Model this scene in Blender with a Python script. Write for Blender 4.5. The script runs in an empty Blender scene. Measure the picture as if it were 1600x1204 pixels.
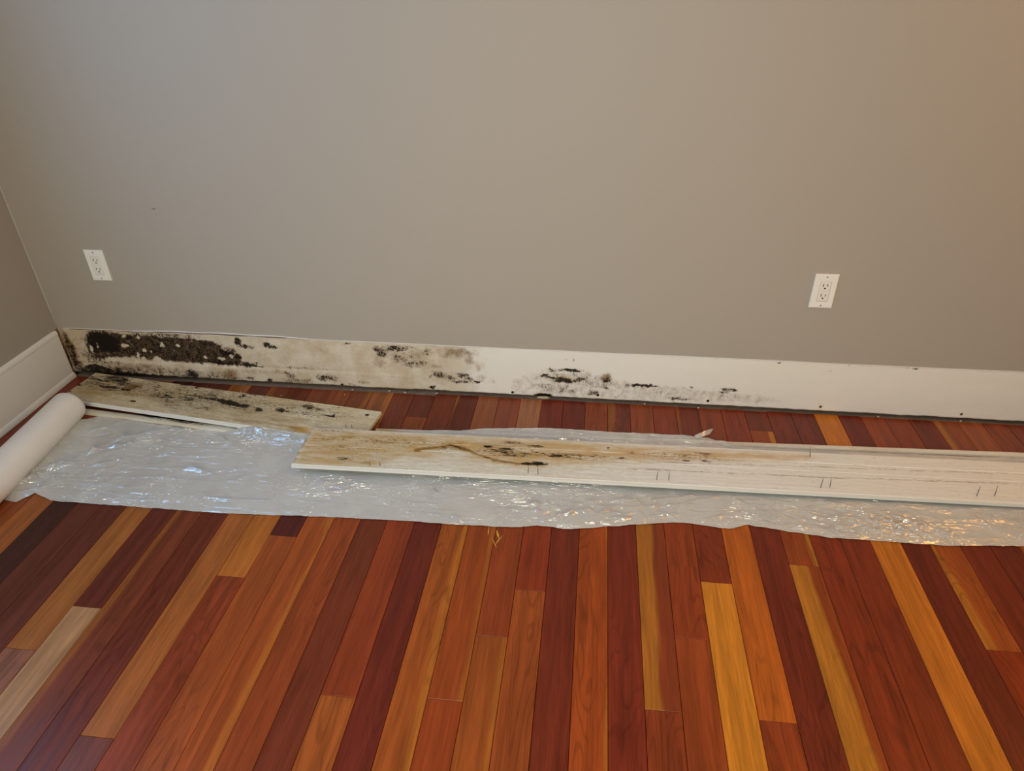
import bpy, math, random
import numpy as np

random.seed(7)
rng = np.random.default_rng(7)
scene = bpy.context.scene
C = scene.collection

# ------------------------------------------------------------------ camera
cam_data = bpy.data.cameras.new('camera')
cam_data.sensor_fit = 'HORIZONTAL'
cam_data.sensor_width = 36.0
cam_data.lens = 36.0 * 1079.74 / 1600.0
cam_data.clip_start = 0.02
cam = bpy.data.objects.new('camera', cam_data)
C.objects.link(cam)
from mathutils import Matrix, Vector
cam.matrix_world = Matrix([[0.993197, -0.051264, 0.10455, 1.9828], [0.115791, 0.529639, -0.840283, -2.102111], [-0.012298, 0.846673, 0.531972, 1.381836], [0.0, 0.0, 0.0, 1.0]])
scene.camera = cam

# ------------------------------------------------------------------ look, world, lights
scene.view_settings.view_transform = 'Standard'
scene.view_settings.look = 'None'
scene.view_settings.gamma = 1.0
scene.view_settings.use_curve_mapping = False
scene.view_settings.exposure = 0.05
scene.cycles.use_denoising = True
scene.cycles.max_bounces = 8
scene.cycles.diffuse_bounces = 4
scene.cycles.caustics_reflective = False
scene.cycles.caustics_refractive = False

world = bpy.data.worlds.new('world')
scene.world = world
world.use_nodes = True
bg = world.node_tree.nodes['Background']
bg.inputs['Color'].default_value = (0.62, 0.78, 1.0, 1)
bg.inputs['Strength'].default_value = 0.9


def area_light(name, loc, target, size, power, color, spread=180):
    d = bpy.data.lights.new(name, 'AREA')
    d.spread = math.radians(spread)
    d.shape = 'RECTANGLE'
    d.size, d.size_y = size
    d.energy = power
    d.color = color
    o = bpy.data.objects.new(name, d)
    C.objects.link(o)
    o.location = loc
    o.rotation_euler = (Vector(target) - Vector(loc)).to_track_quat('-Z', 'Z').to_euler()
    return o


ROOM_X1, ROOM_Y0, ROOM_H = 4.6, -3.6, 2.5
# daylight through the side window (left wall, just outside the picture)
WIN = dict(y0=-2.0, y1=-0.75, z0=0.85, z1=2.15)
area_light('window_daylight', (-0.06, (WIN['y0'] + WIN['y1']) / 2, (WIN['z0'] + WIN['z1']) / 2), (1, (WIN['y0'] + WIN['y1']) / 2, (WIN['z0'] + WIN['z1']) / 2),
           (WIN['y1'] - WIN['y0'], WIN['z1'] - WIN['z0']), 15.0, (0.26, 0.56, 1.0))
# wide glazed doorway behind the photographer
area_light('doorway_daylight', (1.75, -3.55, 0.95), (1.8, 0, 0.5), (1.8, 1.6), 28.5, (1.0, 0.91, 0.68), 105)
# warm ceiling fixture
area_light('ceiling_lamp_light', (2.2, -2.0, ROOM_H - 0.09), (2.2, -2.0, 0), (0.7, 0.7), 8.5, (1.0, 0.88, 0.66))
# warm incandescent lamp standing to the right
ld = bpy.data.lights.new('lamp_bulb_light', 'POINT')
ld.energy = 23.0
ld.color = (1.0, 0.44, 0.07)
ld.shadow_soft_size = 0.28
lo = bpy.data.objects.new('lamp_bulb_light', ld)
lo.location = (4.0, -0.65, 1.9)
C.objects.link(lo)


# ------------------------------------------------------------------ helpers
def lin(v):
    v = v / 255.0
    return v / 12.92 if v <= 0.04045 else ((v + 0.055) / 1.055) ** 2.4


LIGHT_TINT = (0.80, 0.70, 0.56)


def seen(r, g, b, k=1.0):
    """reflectance of a surface that looks (r,g,b) in the room's warm light"""
    return tuple(min(0.95, lin(v) / t * k) for v, t in zip((r, g, b), LIGHT_TINT))


def mesh_obj(name, verts, faces, mat, parent=None, smooth=False):
    me = bpy.data.meshes.new(name)
    me.from_pydata([tuple(map(float, v)) for v in verts], [], [tuple(map(int, f)) for f in faces])
    me.validate()
    me.update()
    if mat is not None:
        me.materials.append(mat)
    if smooth:
        me.polygons.foreach_set('use_smooth', [True] * len(me.polygons))
    o = bpy.data.objects.new(name, me)
    C.objects.link(o)
    if parent is not None:
        o.parent = parent
    return o


def box_data(x0, x1, y0, y1, z0, z1):
    v = [(x0, y0, z0), (x1, y0, z0), (x1, y1, z0), (x0, y1, z0), (x0, y0, z1), (x1, y0, z1), (x1, y1, z1), (x0, y1, z1)]
    f = [(3, 2, 1, 0), (4, 5, 6, 7), (0, 1, 5, 4), (1, 2, 6, 5), (2, 3, 7, 6), (3, 0, 4, 7)]
    return v, f


def boxes(name, bl, mat, parent=None):
    V, F = [], []
    for b in bl:
        v, f = box_data(*b)
        n = len(V)
        V += v
        F += [tuple(i + n for i in q) for q in f]
    return mesh_obj(name, V, F, mat, parent)


def chamfer_box_data(x0, x1, y0, y1, z0, z1, c, axis='z'):
    """box whose face at the high end of `axis` has chamfered edges"""
    def ring(i, a):
        return [(x0 + i, y0 + i, a), (x1 - i, y0 + i, a), (x1 - i, y1 - i, a), (x0 + i, y1 - i, a)]
    v = ring(0, z0) + ring(0, z1 - c) + ring(c, z1)
    f = [(3, 2, 1, 0), (8, 9, 10, 11)]
    for k in (0, 4):
        for j in range(4):
            f.append((k + j, k + (j + 1) % 4, k + 4 + (j + 1) % 4, k + 4 + j))
    return v, f


def struct(o):
    o['kind'] = 'structure'
    return o


def tag(o, label, cat, group=None):
    o['label'] = label
    o['category'] = cat
    if group:
        o['group'] = group
    return o


def empty(name, loc=(0, 0, 0), rz=0.0):
    o = bpy.data.objects.new(name, None)
    o.empty_display_size = 0.05
    C.objects.link(o)
    o.location = loc
    o.rotation_euler = (0, 0, rz)
    return o


def tube_data(pts, rad, n=6):
    V, F = [], []
    P = [Vector(q) for q in pts]
    for i, q in enumerate(P):
        t = (P[min(i + 1, len(P) - 1)] - P[max(i - 1, 0)]).normalized()
        a = t.cross(Vector((0.31, 0.83, 0.46))).normalized()
        b = t.cross(a)
        r = rad[i] if hasattr(rad, '__len__') else rad
        for k in range(n):
            w = 2 * math.pi * k / n
            V.append(q + a * (r * math.cos(w)) + b * (r * math.sin(w)))
    for i in range(len(P) - 1):
        for k in range(n):
            F.append((i * n + k, i * n + (k + 1) % n, (i + 1) * n + (k + 1) % n, (i + 1) * n + k))
    F.append(tuple(range(n))[::-1])
    F.append(tuple((len(P) - 1) * n + k for k in range(n)))
    return V, F


# numpy gradient noise, about -1..1
PERM = rng.permutation(512)
GRAD = np.stack([np.cos(np.arange(64) * 2 * np.pi / 64), np.sin(np.arange(64) * 2 * np.pi / 64)], 1)


def pnoise(x, y, seed=0):
    xi, yi = np.floor(x).astype(int), np.floor(y).astype(int)
    xf, yf = x - xi, y - yi

    def g(ix, iy, dx, dy):
        h = PERM[(PERM[(ix + seed * 37) % 512] + iy) % 512] % 64
        return GRAD[h, 0] * dx + GRAD[h, 1] * dy
    u, v = xf ** 3 * (xf * (xf * 6 - 15) + 10), yf ** 3 * (yf * (yf * 6 - 15) + 10)
    a = g(xi, yi, xf, yf) * (1 - u) + g(xi + 1, yi, xf - 1, yf) * u
    b = g(xi, yi + 1, xf, yf - 1) * (1 - u) + g(xi + 1, yi + 1, xf - 1, yf - 1) * u
    return (a * (1 - v) + b * v) * 1.5


def seg_dist(U, V, pts):
    d = np.full(U.shape, 9.0)
    for (ax, ay), (bx, by) in zip(pts[:-1], pts[1:]):
        dx, dy = bx - ax, by - ay
        t = np.clip(((U - ax) * dx + (V - ay) * dy) / (dx * dx + dy * dy + 1e-12), 0, 1)
        d = np.minimum(d, np.hypot(U - ax - t * dx, V - ay - t * dy))
    return d


def poly_sd(U, V, pts):
    inside = np.zeros(U.shape, bool)
    n = len(pts)
    for i in range(n):
        (ax, ay), (bx, by) = pts[i], pts[(i + 1) % n]
        c = ((ay > V) != (by > V)) & (U < (bx - ax) * (V - ay) / (by - ay + 1e-12) + ax)
        inside ^= c
    d = seg_dist(U, V, list(pts) + [pts[0]])
    return np.where(inside, -d, d)


def stain_masks(U, V, blobs, lines=(), polys=(), warp=1.0):
    """mould (black), brown, yellow and purple-brown stain density on a surface"""
    M = np.zeros(U.shape + (4,))
    neg = np.zeros(U.shape)
    # ragged outlines
    U, V = (U + warp * (0.006 * pnoise(U * 38, V * 38, 51) + 0.0045 * pnoise(U * 95, V * 95, 52)),
            V + warp * (0.004 * pnoise(U * 38, V * 38, 53) + 0.0035 * pnoise(U * 95, V * 95, 54)))
    for cx, cy, rx, ry, s, ch in blobs:
        r2 = ((U - cx) / (rx * 1.1 + 1e-4)) ** 2 + ((V - cy) / (ry * 1.1 + 1e-4)) ** 2
        m = s * np.exp(-r2 ** 1.5)
        if s < 0:
            r2 = r2 / 0.55
            m = s * np.exp(-r2 ** 1.5)
            neg = np.minimum(neg, m)
        else:
            M[..., ch] = np.maximum(M[..., ch], m)
    for pts, s, ch, w in lines:
        M[..., ch] = np.maximum(M[..., ch], s * np.exp(-(seg_dist(U, V, pts) / w) ** 2))
    for pts, s, ch, f in polys:
        M[..., ch] = np.maximum(M[..., ch], s * np.clip(0.5 - poly_sd(U, V, pts) / f, 0, 1))
    for ch in (0, 3):
        M[..., ch] += neg
    return np.clip(M, 0, 1.3)


def set_mask(o, M):
    at = o.data.attributes.new('stain', 'FLOAT_COLOR', 'POINT')
    at.data.foreach_set('color', np.ascontiguousarray(M.reshape(-1, 4), dtype=np.float32).ravel())


# ------------------------------------------------------------------ materials
def new_mat(name):
    m = bpy.data.materials.new(name)
    m.use_nodes = True
    return m, m.node_tree.nodes, m.node_tree.links, m.node_tree.nodes['Principled BSDF']


def simple(name, col, rough=0.6, spec=0.4, bump=0.0, bscale=200.0, vary=0.0, vscale=8.0):
    m, N, L, P = new_mat(name)
    P.inputs['Base Color'].default_value = (*col, 1)
    P.inputs['Roughness'].default_value = rough
    P.inputs['Specular IOR Level'].default_value = spec
    tc = N.new('ShaderNodeTexCoord')
    if vary:
        nz = N.new('ShaderNodeTexNoise')
        nz.inputs['Scale'].default_value = vscale
        nz.inputs['Detail'].default_value = 5
        L.new(tc.outputs['Object'], nz.inputs['Vector'])
        mr = N.new('ShaderNodeMapRange')
        mr.inputs['To Min'].default_value = 1 - vary
        mr.inputs['To Max'].default_value = 1 + vary
        L.new(nz.outputs['Fac'], mr.inputs['Value'])
        mx = N.new('ShaderNodeVectorMath')
        mx.operation = 'SCALE'
        mx.inputs[0].default_value = col
        L.new(mr.outputs[0], mx.inputs['Scale'])
        L.new(mx.outputs[0], P.inputs['Base Color'])
    if bump:
        nb = N.new('ShaderNodeTexNoise')
        nb.inputs['Scale'].default_value = bscale
        nb.inputs['Detail'].default_value = 3
        L.new(tc.outputs['Object'], nb.inputs['Vector'])
        bp = N.new('ShaderNodeBump')
        bp.inputs['Strength'].default_value = bump
        bp.inputs['Distance'].default_value = 0.002
        L.new(nb.outputs['Fac'], bp.inputs['Height'])
        L.new(bp.outputs[0], P.inputs['Normal'])
    return m


def math_node(N, L, op, a, b=None, clamp=False):
    n = N.new('ShaderNodeMath')
    n.operation = op
    n.use_clamp = clamp
    for i, v in enumerate((a, b)):
        if v is None:
            continue
        if isinstance(v, (int, float)):
            n.inputs[i].default_value = v
        else:
            L.new(v, n.inputs[i])
    return n.outputs[0]


def mix_col(N, L, fac, a, b):
    n = N.new('ShaderNodeMix')
    n.data_type = 'RGBA'
    if isinstance(fac, (int, float)):
        n.inputs[0].default_value = fac
    else:
        L.new(fac, n.inputs[0])
    for i, v in ((6, a), (7, b)):
        if isinstance(v, tuple):
            n.inputs[i].default_value = (*v[:3], 1)
        else:
            L.new(v, n.inputs[i])
    return n.outputs[2]


def noise(N, L, vec, scale, detail=5, rough=0.6, dist=0.0):
    n = N.new('ShaderNodeTexNoise')
    n.inputs['Scale'].default_value = scale
    n.inputs['Detail'].default_value = detail
    n.inputs['Roughness'].default_value = rough
    n.inputs['Distortion'].default_value = dist
    L.new(vec, n.inputs['Vector'])
    return n.outputs['Fac']


def ramp(N, L, v, lo, hi, to0=0.0, to1=1.0):
    n = N.new('ShaderNodeMapRange')
    n.interpolation_type = 'SMOOTHSTEP'
    L.new(v, n.inputs['Value'])
    n.inputs['From Min'].default_value = lo
    n.inputs['From Max'].default_value = hi
    n.inputs['To Min'].default_value = to0
    n.inputs['To Max'].default_value = to1
    return n.outputs[0]


def stained(name, base_a, base_b, stretch, rough, grain, fleck=0.0, split=None, scale=1.0):
    """pale board or drywall with mould (stain.r), brown (g), yellow (b), purple-brown (alpha)"""
    m, N, L, P = new_mat(name)
    tc = N.new('ShaderNodeTexCoord')
    mp = N.new('ShaderNodeMapping')
    mp.inputs['Scale'].default_value = stretch
    L.new(tc.outputs['Object'], mp.inputs['Vector'])
    vec = mp.outputs[0]
    at = N.new('ShaderNodeAttribute')
    at.attribute_name = 'stain'
    sep = N.new('ShaderNodeSeparateColor')
    L.new(at.outputs['Color'], sep.inputs[0])
    K, G, Y, Pp = sep.outputs[0], sep.outputs[1], sep.outputs[2], at.outputs['Alpha']
    fine = noise(N, L, vec, 150 * scale, 6, 0.72, 0.4)
    mid = noise(N, L, vec, 45 * scale, 6, 0.65, 0.3)
    soft = noise(N, L, vec, 14 * scale, 5, 0.6)
    # base
    n0 = ramp(N, L, soft, 0.3, 0.7)
    base = mix_col(N, L, n0, base_a, base_b)
    gr = ramp(N, L, fine, 0.3, 0.7, 1 - grain, 1 + grain * 0.5)
    vm = N.new('ShaderNodeVectorMath')
    vm.operation = 'SCALE'
    L.new(base, vm.inputs[0])
    L.new(gr, vm.inputs['Scale'])
    col = vm.outputs[0]
    if split:
        # clean painted paper on the far side of an irregular edge
        xyz = N.new('ShaderNodeSeparateXYZ')
        L.new(tc.outputs['Object'], xyz.inputs[0])
        e = math_node(N, L, 'ADD', xyz.outputs[0], math_node(N, L, 'MULTIPLY', soft, 0.5))
        col = mix_col(N, L, ramp(N, L, e, split[0], split[1]), col, split[2])
    # yellow / orange tide marks
    yv = math_node(N, L, 'MULTIPLY', Y, ramp(N, L, mid, 0.25, 0.65, 0.5, 1.4))
    col = mix_col(N, L, math_node(N, L, 'MULTIPLY', yv, 0.9, True), col, YELLOW)
    gv = math_node(N, L, 'ADD', G, math_node(N, L, 'MULTIPLY', math_node(N, L, 'SUBTRACT', mid, 0.5), 1.1))
    gv = math_node(N, L, 'MULTIPLY', ramp(N, L, gv, 0.12, 0.95), 0.95)
    gv = math_node(N, L, 'MULTIPLY', gv, ramp(N, L, G, 0.02, 0.15))
    col = mix_col(N, L, gv, col, BROWN)
    pv = math_node(N, L, 'ADD', Pp, math_node(N, L, 'MULTIPLY', math_node(N, L, 'SUBTRACT', mid, 0.5), 1.3))
    pv = math_node(N, L, 'MULTIPLY', ramp(N, L, pv, 0.35, 0.75), ramp(N, L, Pp, 0.05, 0.3))
    pcol = mix_col(N, L, ramp(N, L, math_node(N, L, 'ADD', math_node(N, L, 'MULTIPLY', fine, 0.5), math_node(N, L, 'MULTIPLY', soft, 0.5)), 0.44, 0.66), PURPLE_DARK, PURPLE)
    col = mix_col(N, L, math_node(N, L, 'MULTIPLY', pv, 0.93), col, pcol)
    nn = math_node(N, L, 'ADD', math_node(N, L, 'MULTIPLY', fine, 0.55), math_node(N, L, 'MULTIPLY', mid, 0.45))
    kv = math_node(N, L, 'ADD', K, math_node(N, L, 'MULTIPLY', math_node(N, L, 'SUBTRACT', nn, 0.5), 2.9))
    kf = math_node(N, L, 'MULTIPLY', ramp(N, L, kv, 0.46, 0.62), ramp(N, L, K, 0.06, 0.2))
    pep = noise(N, L, vec, 330 * scale, 3, 0.6)
    pk = math_node(N, L, 'ADD', math_node(N, L, 'MULTIPLY', K, 0.8), math_node(N, L, 'MULTIPLY', math_node(N, L, 'SUBTRACT', pep, 0.5), 3.2))
    kf = math_node(N, L, 'MAXIMUM', kf, math_node(N, L, 'MULTIPLY', ramp(N, L, pk, 0.44, 0.62, 0.0, 0.85), ramp(N, L, K, 0.1, 0.25)))
    halo = math_node(N, L, 'MULTIPLY', ramp(N, L, kv, 0.22, 0.55), ramp(N, L, K, 0.08, 0.4, 0.0, 0.5))
    col = mix_col(N, L, halo, col, BROWN)
    col = mix_col(N, L, math_node(N, L, 'MULTIPLY', kf, 0.95), col, MOULD)
    if fleck:
        mp2 = N.new('ShaderNodeMapping')
        mp2.inputs['Scale'].default_value = (0.12, 1.0, 1.0)
        L.new(tc.outputs['Object'], mp2.inputs['Vector'])
        fl = noise(N, L, mp2.outputs[0], 420, 3, 0.6)
        col = mix_col(N, L, ramp(N, L, fl, 0.63, 0.72, 0, fleck), col, FLECK)
    pa = N.new('ShaderNodeAttribute')
    pa.attribute_name = 'paint'
    col = mix_col(N, L, pa.outputs['Fac'], col, PAINT)
    L.new(col, P.inputs['Base Color'])
    P.inputs['Roughness'].default_value = rough
    P.inputs['Specular IOR Level'].default_value = 0.12
    bp = N.new('ShaderNodeBump')
    bp.inputs['Strength'].default_value = 0.35
    bp.inputs['Distance'].default_value = 0.0015
    h = math_node(N, L, 'ADD', fine, math_node(N, L, 'MULTIPLY', kf, -0.6))
    L.new(h, bp.inputs['Height'])
    L.new(bp.outputs[0], P.inputs['Normal'])
    return m


MOULD = (0.008, 0.007, 0.007)
BROWN = seen(120, 88, 52)
PURPLE = seen(48, 35, 27)
PURPLE_DARK = seen(26, 20, 18)
YELLOW = seen(186, 140, 62)
FLECK = seen(132, 118, 92)
PAINT = seen(210, 201, 182)

M_WALL = simple('wall_paint', seen(158, 145, 126), 0.55, 0.35, bump=0.06, bscale=260, vary=0.012, vscale=1.5)
M_CEIL = simple('ceiling_paint', (0.72, 0.71, 0.69), 0.9, 0.2, bump=0.05)
M_TRIM = simple('trim_paint', seen(216, 209, 192), 0.35, 0.45, bump=0.03, bscale=60, vary=0.02)
M_PLATE = simple('plate_plastic', seen(222, 214, 198), 0.32, 0.5, bump=0.01)
M_INSERT = simple('receptacle_plastic', seen(216, 206, 184), 0.3, 0.5, bump=0.01)
M_SLOT = simple('slot_dark', (0.012, 0.010, 0.009), 0.8, 0.1, bump=0.02)
M_SCREWP = simple('screw_paint', seen(165, 155, 142), 0.35, 0.5, bump=0.02)
M_BRASS = simple('screw_brass', seen(120, 90, 40), 0.45, 0.5, bump=0.1)
M_HOLE = simple('nail_hole_dark', (0.02, 0.012, 0.01), 0.9, 0.1, bump=0.05)
M_NAIL = simple('nail_steel', (0.13, 0.125, 0.12), 0.45, 0.5, bump=0.05)
M_NAILPALE = simple('nail_pale', (0.45, 0.42, 0.36), 0.45, 0.5, bump=0.05)
M_PLATESHADE = simple('sill_plate_shaded_wood', (0.035, 0.024, 0.016), 0.9, 0.1, bump=0.3, vary=0.3, vscale=20)  # near-black: the shadow inside the gap is put into the wood colour
M_DUST = simple('dusty_subfloor', seen(132, 112, 90), 0.95, 0.1, bump=0.7, bscale=120, vary=0.35, vscale=40)
M_CAULK = simple('caulk', seen(206, 198, 182), 0.5, 0.4, bump=0.15, bscale=90, vary=0.08, vscale=30)
M_TORN = simple('torn_paper_brown', seen(96, 60, 36), 0.9, 0.1, bump=0.3, vary=0.3, vscale=30)
M_CRUMB = simple('plaster_crumb', seen(178, 156, 124), 0.9, 0.2, bump=0.4, vary=0.15, vscale=80)
M_CRUMBW = simple('wood_crumb', seen(190, 120, 50), 0.8, 0.2, bump=0.4, vary=0.2, vscale=80)
M_CARD = simple('cardboard_core', (0.30, 0.20, 0.11), 0.9, 0.2, bump=0.3, vary=0.1)

# clean white stretch of the drywall strip starts right of the tide mark
M_STRIP = stained('mouldy_drywall', seen(200, 184, 156), seen(182, 160, 128), (1, 1, 1), 0.75, 0.08, split=(1.72, 1.9, seen(214, 204, 184)))
M_BOARD_A = stained('mouldy_board', seen(216, 199, 160), seen(188, 163, 118), (0.28, 1, 1), 0.8, 0.22)
M_BOARD_B = stained('stained_board', seen(224, 215, 190), seen(212, 199, 166), (0.28, 1, 1), 0.7, 0.16, fleck=0.75, split=(1.05, 1.5, seen(222, 214, 192)))
M_MOULDING = stained('moulding_paint', seen(214, 204, 182), seen(200, 184, 150), (0.25, 1, 1), 0.55, 0.08)


def wood_floor_mat():
    m, N, L, P = new_mat('floor_wood')
    tc = N.new('ShaderNodeTexCoord')
    oi = N.new('ShaderNodeObjectInfo')
    off = N.new('ShaderNodeCombineXYZ')
    L.new(math_node(N, L, 'MULTIPLY', oi.outputs['Random'], 53.0), off.inputs[0])
    L.new(math_node(N, L, 'MULTIPLY', oi.outputs['Random'], 17.0), off.inputs[1])
    mp = N.new('ShaderNodeMapping')
    mp.inputs['Scale'].default_value = (1, 0.055, 1)
    L.new(tc.outputs['Object'], mp.inputs['Vector'])
    ad = N.new('ShaderNodeVectorMath')
    L.new(mp.outputs[0], ad.inputs[0])
    L.new(off.outputs[0], ad.inputs[1])
    mp2 = N.new('ShaderNodeMapping')
    mp2.inputs['Scale'].default_value = (1, 0.16, 1)
    L.new(tc.outputs['Object'], mp2.inputs['Vector'])
    ad2 = N.new('ShaderNodeVectorMath')
    L.new(mp2.outputs[0], ad2.inputs[0])
    L.new(off.outputs[0], ad2.inputs[1])
    grain = noise(N, L, ad.outputs[0], 170, 5, 0.62, 0.2)
    streak = noise(N, L, ad.outputs[0], 38, 4, 0.55, 0.6)
    bands = noise(N, L, ad2.outputs[0], 13, 2, 0.45, 0.5)
    rings = math_node(N, L, 'SINE', math_node(N, L, 'MULTIPLY', bands, 75.0))
    fig = math_node(N, L, 'MULTIPLY', ramp(N, L, rings, 0.55, 1.0), ramp(N, L, noise(N, L, ad2.outputs[0], 5, 1, 0.4), 0.44, 0.62))
    g = ramp(N, L, grain, 0.28, 0.72, 0.84, 1.14)
    s = ramp(N, L, streak, 0.3, 0.7, 0.80, 1.18)
    f = math_node(N, L, 'SUBTRACT', 1.0, math_node(N, L, 'MULTIPLY', fig, 0.25))
    k = math_node(N, L, 'MULTIPLY', math_node(N, L, 'MULTIPLY', g, s), f)
    # pale sapwood along one edge of some boards: sap = (edge x, side, amount)
    sa = N.new('ShaderNodeAttribute')
    sa.attribute_type = 'OBJECT'
    sa.attribute_name = 'sap'
    sx = N.new('ShaderNodeSeparateXYZ')
    L.new(sa.outputs['Vector'], sx.inputs[0])
    px = N.new('ShaderNodeSeparateXYZ')
    L.new(tc.outputs['Object'], px.inputs[0])
    wob = math_node(N, L, 'MULTIPLY', math_node(N, L, 'SUBTRACT', bands, 0.5), 0.05)
    d = math_node(N, L, 'MULTIPLY', math_node(N, L, 'SUBTRACT', math_node(N, L, 'ADD', px.outputs[0], wob), sx.outputs[0]), sx.outputs[1])
    sapf = math_node(N, L, 'MULTIPLY', ramp(N, L, d, -0.006, 0.007), sx.outputs[2])
    base = mix_col(N, L, sapf, oi.outputs['Color'], seen(172, 104, 30))
    vm = N.new('ShaderNodeVectorMath')
    vm.operation = 'SCALE'
    L.new(base, vm.inputs[0])
    L.new(k, vm.inputs['Scale'])
    L.new(vm.outputs[0], P.inputs['Base Color'])
    L.new(ramp(N, L, streak, 0.2, 0.8, 0.28, 0.42), P.inputs['Roughness'])
    P.inputs['Specular IOR Level'].default_value = 0.32
    bp = N.new('ShaderNodeBump')
    bp.inputs['Strength'].default_value = 0.08
    bp.inputs['Distance'].default_value = 0.001
    L.new(grain, bp.inputs['Height'])
    L.new(bp.outputs[0], P.inputs['Normal'])
    return m


M_WOOD = wood_floor_mat()
M_SUB = simple('subfloor_dark', (0.05, 0.02, 0.01), 0.6, 0.3, bump=0.1, vary=0.2)


def plastic_mat(name, col, clear, rough, bump, milky, gloss):
    """milky polythene film: scattering inside the film hardly follows the wrinkles, the gloss does"""
    m, N, L, P = new_mat(name)
    N.remove(P)
    tc = N.new('ShaderNodeTexCoord')
    geo = N.new('ShaderNodeNewGeometry')
    mp = N.new('ShaderNodeMapping')
    mp.inputs['Scale'].default_value = (0.3, 1, 1)
    L.new(tc.outputs['Object'], mp.inputs['Vector'])
    a = noise(N, L, mp.outputs[0], 26, 4, 0.55, 1.2)
    b = noise(N, L, tc.outputs['Object'], 9, 3, 0.5, 0.8)
    # creases: thin ridges gathered in patches
    r1 = math_node(N, L, 'ABSOLUTE', math_node(N, L, 'SUBTRACT', noise(N, L, mp.outputs[0], 30, 3, 0.5, 1.0), 0.5))
    r1 = ramp(N, L, r1, 0.0, 0.07, 1.0, 0.0)
    r2 = math_node(N, L, 'ABSOLUTE', math_node(N, L, 'SUBTRACT', noise(N, L, tc.outputs['Object'], 42, 3, 0.5, 1.4), 0.5))
    r2 = ramp(N, L, r2, 0.0, 0.06, 1.0, 0.0)
    p1 = ramp(N, L, noise(N, L, mp.outputs[0], 7, 2, 0.5), 0.50, 0.64)
    p2 = ramp(N, L, noise(N, L, tc.outputs['Object'], 5, 2, 0.5, 0.5), 0.53, 0.66)
    hgt = math_node(N, L, 'ADD', math_node(N, L, 'MULTIPLY', r1, math_node(N, L, 'MULTIPLY', p1, 0.6)), math_node(N, L, 'MULTIPLY', r2, math_node(N, L, 'MULTIPLY', p2, 0.6)))
    hgt = math_node(N, L, 'ADD', hgt, math_node(N, L, 'MULTIPLY', a, 0.5))
    bp = N.new('ShaderNodeBump')
    bp.inputs['Strength'].default_value = 1.0
    bp.inputs['Distance'].default_value = bump
    L.new(hgt, bp.inputs['Height'])
    df = N.new('ShaderNodeBsdfDiffuse')
    k = ramp(N, L, math_node(N, L, 'ADD', math_node(N, L, 'MULTIPLY', a, 0.5), math_node(N, L, 'MULTIPLY', b, 0.5)), 0.35, 0.65, 0.96, 1.03)
    vs_ = N.new('ShaderNodeVectorMath')
    vs_.operation = 'SCALE'
    vs_.inputs[0].default_value = col
    L.new(k, vs_.inputs['Scale'])
    L.new(vs_.outputs[0], df.inputs['Color'])
    if milky:
        vm = N.new('ShaderNodeVectorMath')
        vm.operation = 'MULTIPLY_ADD'
        L.new(geo.outputs['Normal'], vm.inputs[0])
        vm.inputs[1].default_value = (1 - milky,) * 3
        vm.inputs[2].default_value = (0, 0, milky)
        nv = N.new('ShaderNodeVectorMath')
        nv.operation = 'NORMALIZE'
        L.new(vm.outputs[0], nv.inputs[0])
        L.new(nv.outputs[0], df.inputs['Normal'])
    gl = N.new('ShaderNodeBsdfGlossy')
    gl.inputs['Roughness'].default_value = rough
    L.new(bp.outputs[0], gl.inputs['Normal'])
    body = df.outputs[0]
    if clear:
        tr = N.new('ShaderNodeBsdfTransparent')
        m2 = N.new('ShaderNodeMixShader')
        L.new(ramp(N, L, b, 0.3, 0.7, clear * 0.5, clear * 1.5), m2.inputs[0])
        L.new(body, m2.inputs[1])
        L.new(tr.outputs[0], m2.inputs[2])
        body = m2.outputs[0]
    gl.inputs['Color'].default_value = (gloss, gloss, gloss, 1)
    m3 = N.new('ShaderNodeAddShader')
    L.new(body, m3.inputs[0])
    L.new(gl.outputs[0], m3.inputs[1])
    L.new(m3.outputs[0], N['Material Output'].inputs['Surface'])
    return m


M_SHEET = plastic_mat('polythene_sheet', (0.58, 0.62, 0.625), 0.15, 0.15, 0.020, 0.85, 0.30)
M_ROLL = plastic_mat('polythene_roll', (0.92, 0.94, 0.95), 0.0, 0.30, 0.0004, 0.0, 0.12)

# ------------------------------------------------------------------ the room
T = 0.12
PAINT_Z = 0.203
STRIP_Z0 = 0.014
# floor: a dark base that carries the boards
floor = struct(mesh_obj('floor', *box_data(-0.2, ROOM_X1 + 0.2, ROOM_Y0 - 0.2, 0.2, -0.14, -0.019), M_SUB))

wall_back = struct(boxes('wall_back', [(-T, ROOM_X1 + T, 0.0, T, PAINT_Z, ROOM_H)], M_WALL))
boxes('sill_plate', [(-T, ROOM_X1 + T, 0.026, T, -0.019, PAINT_Z)], M_PLATESHADE, wall_back)
dust = boxes('dusty_gap', [(0.0, ROOM_X1, -0.02, 0.026, -0.019, -0.0035)], M_DUST, wall_back)

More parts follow.
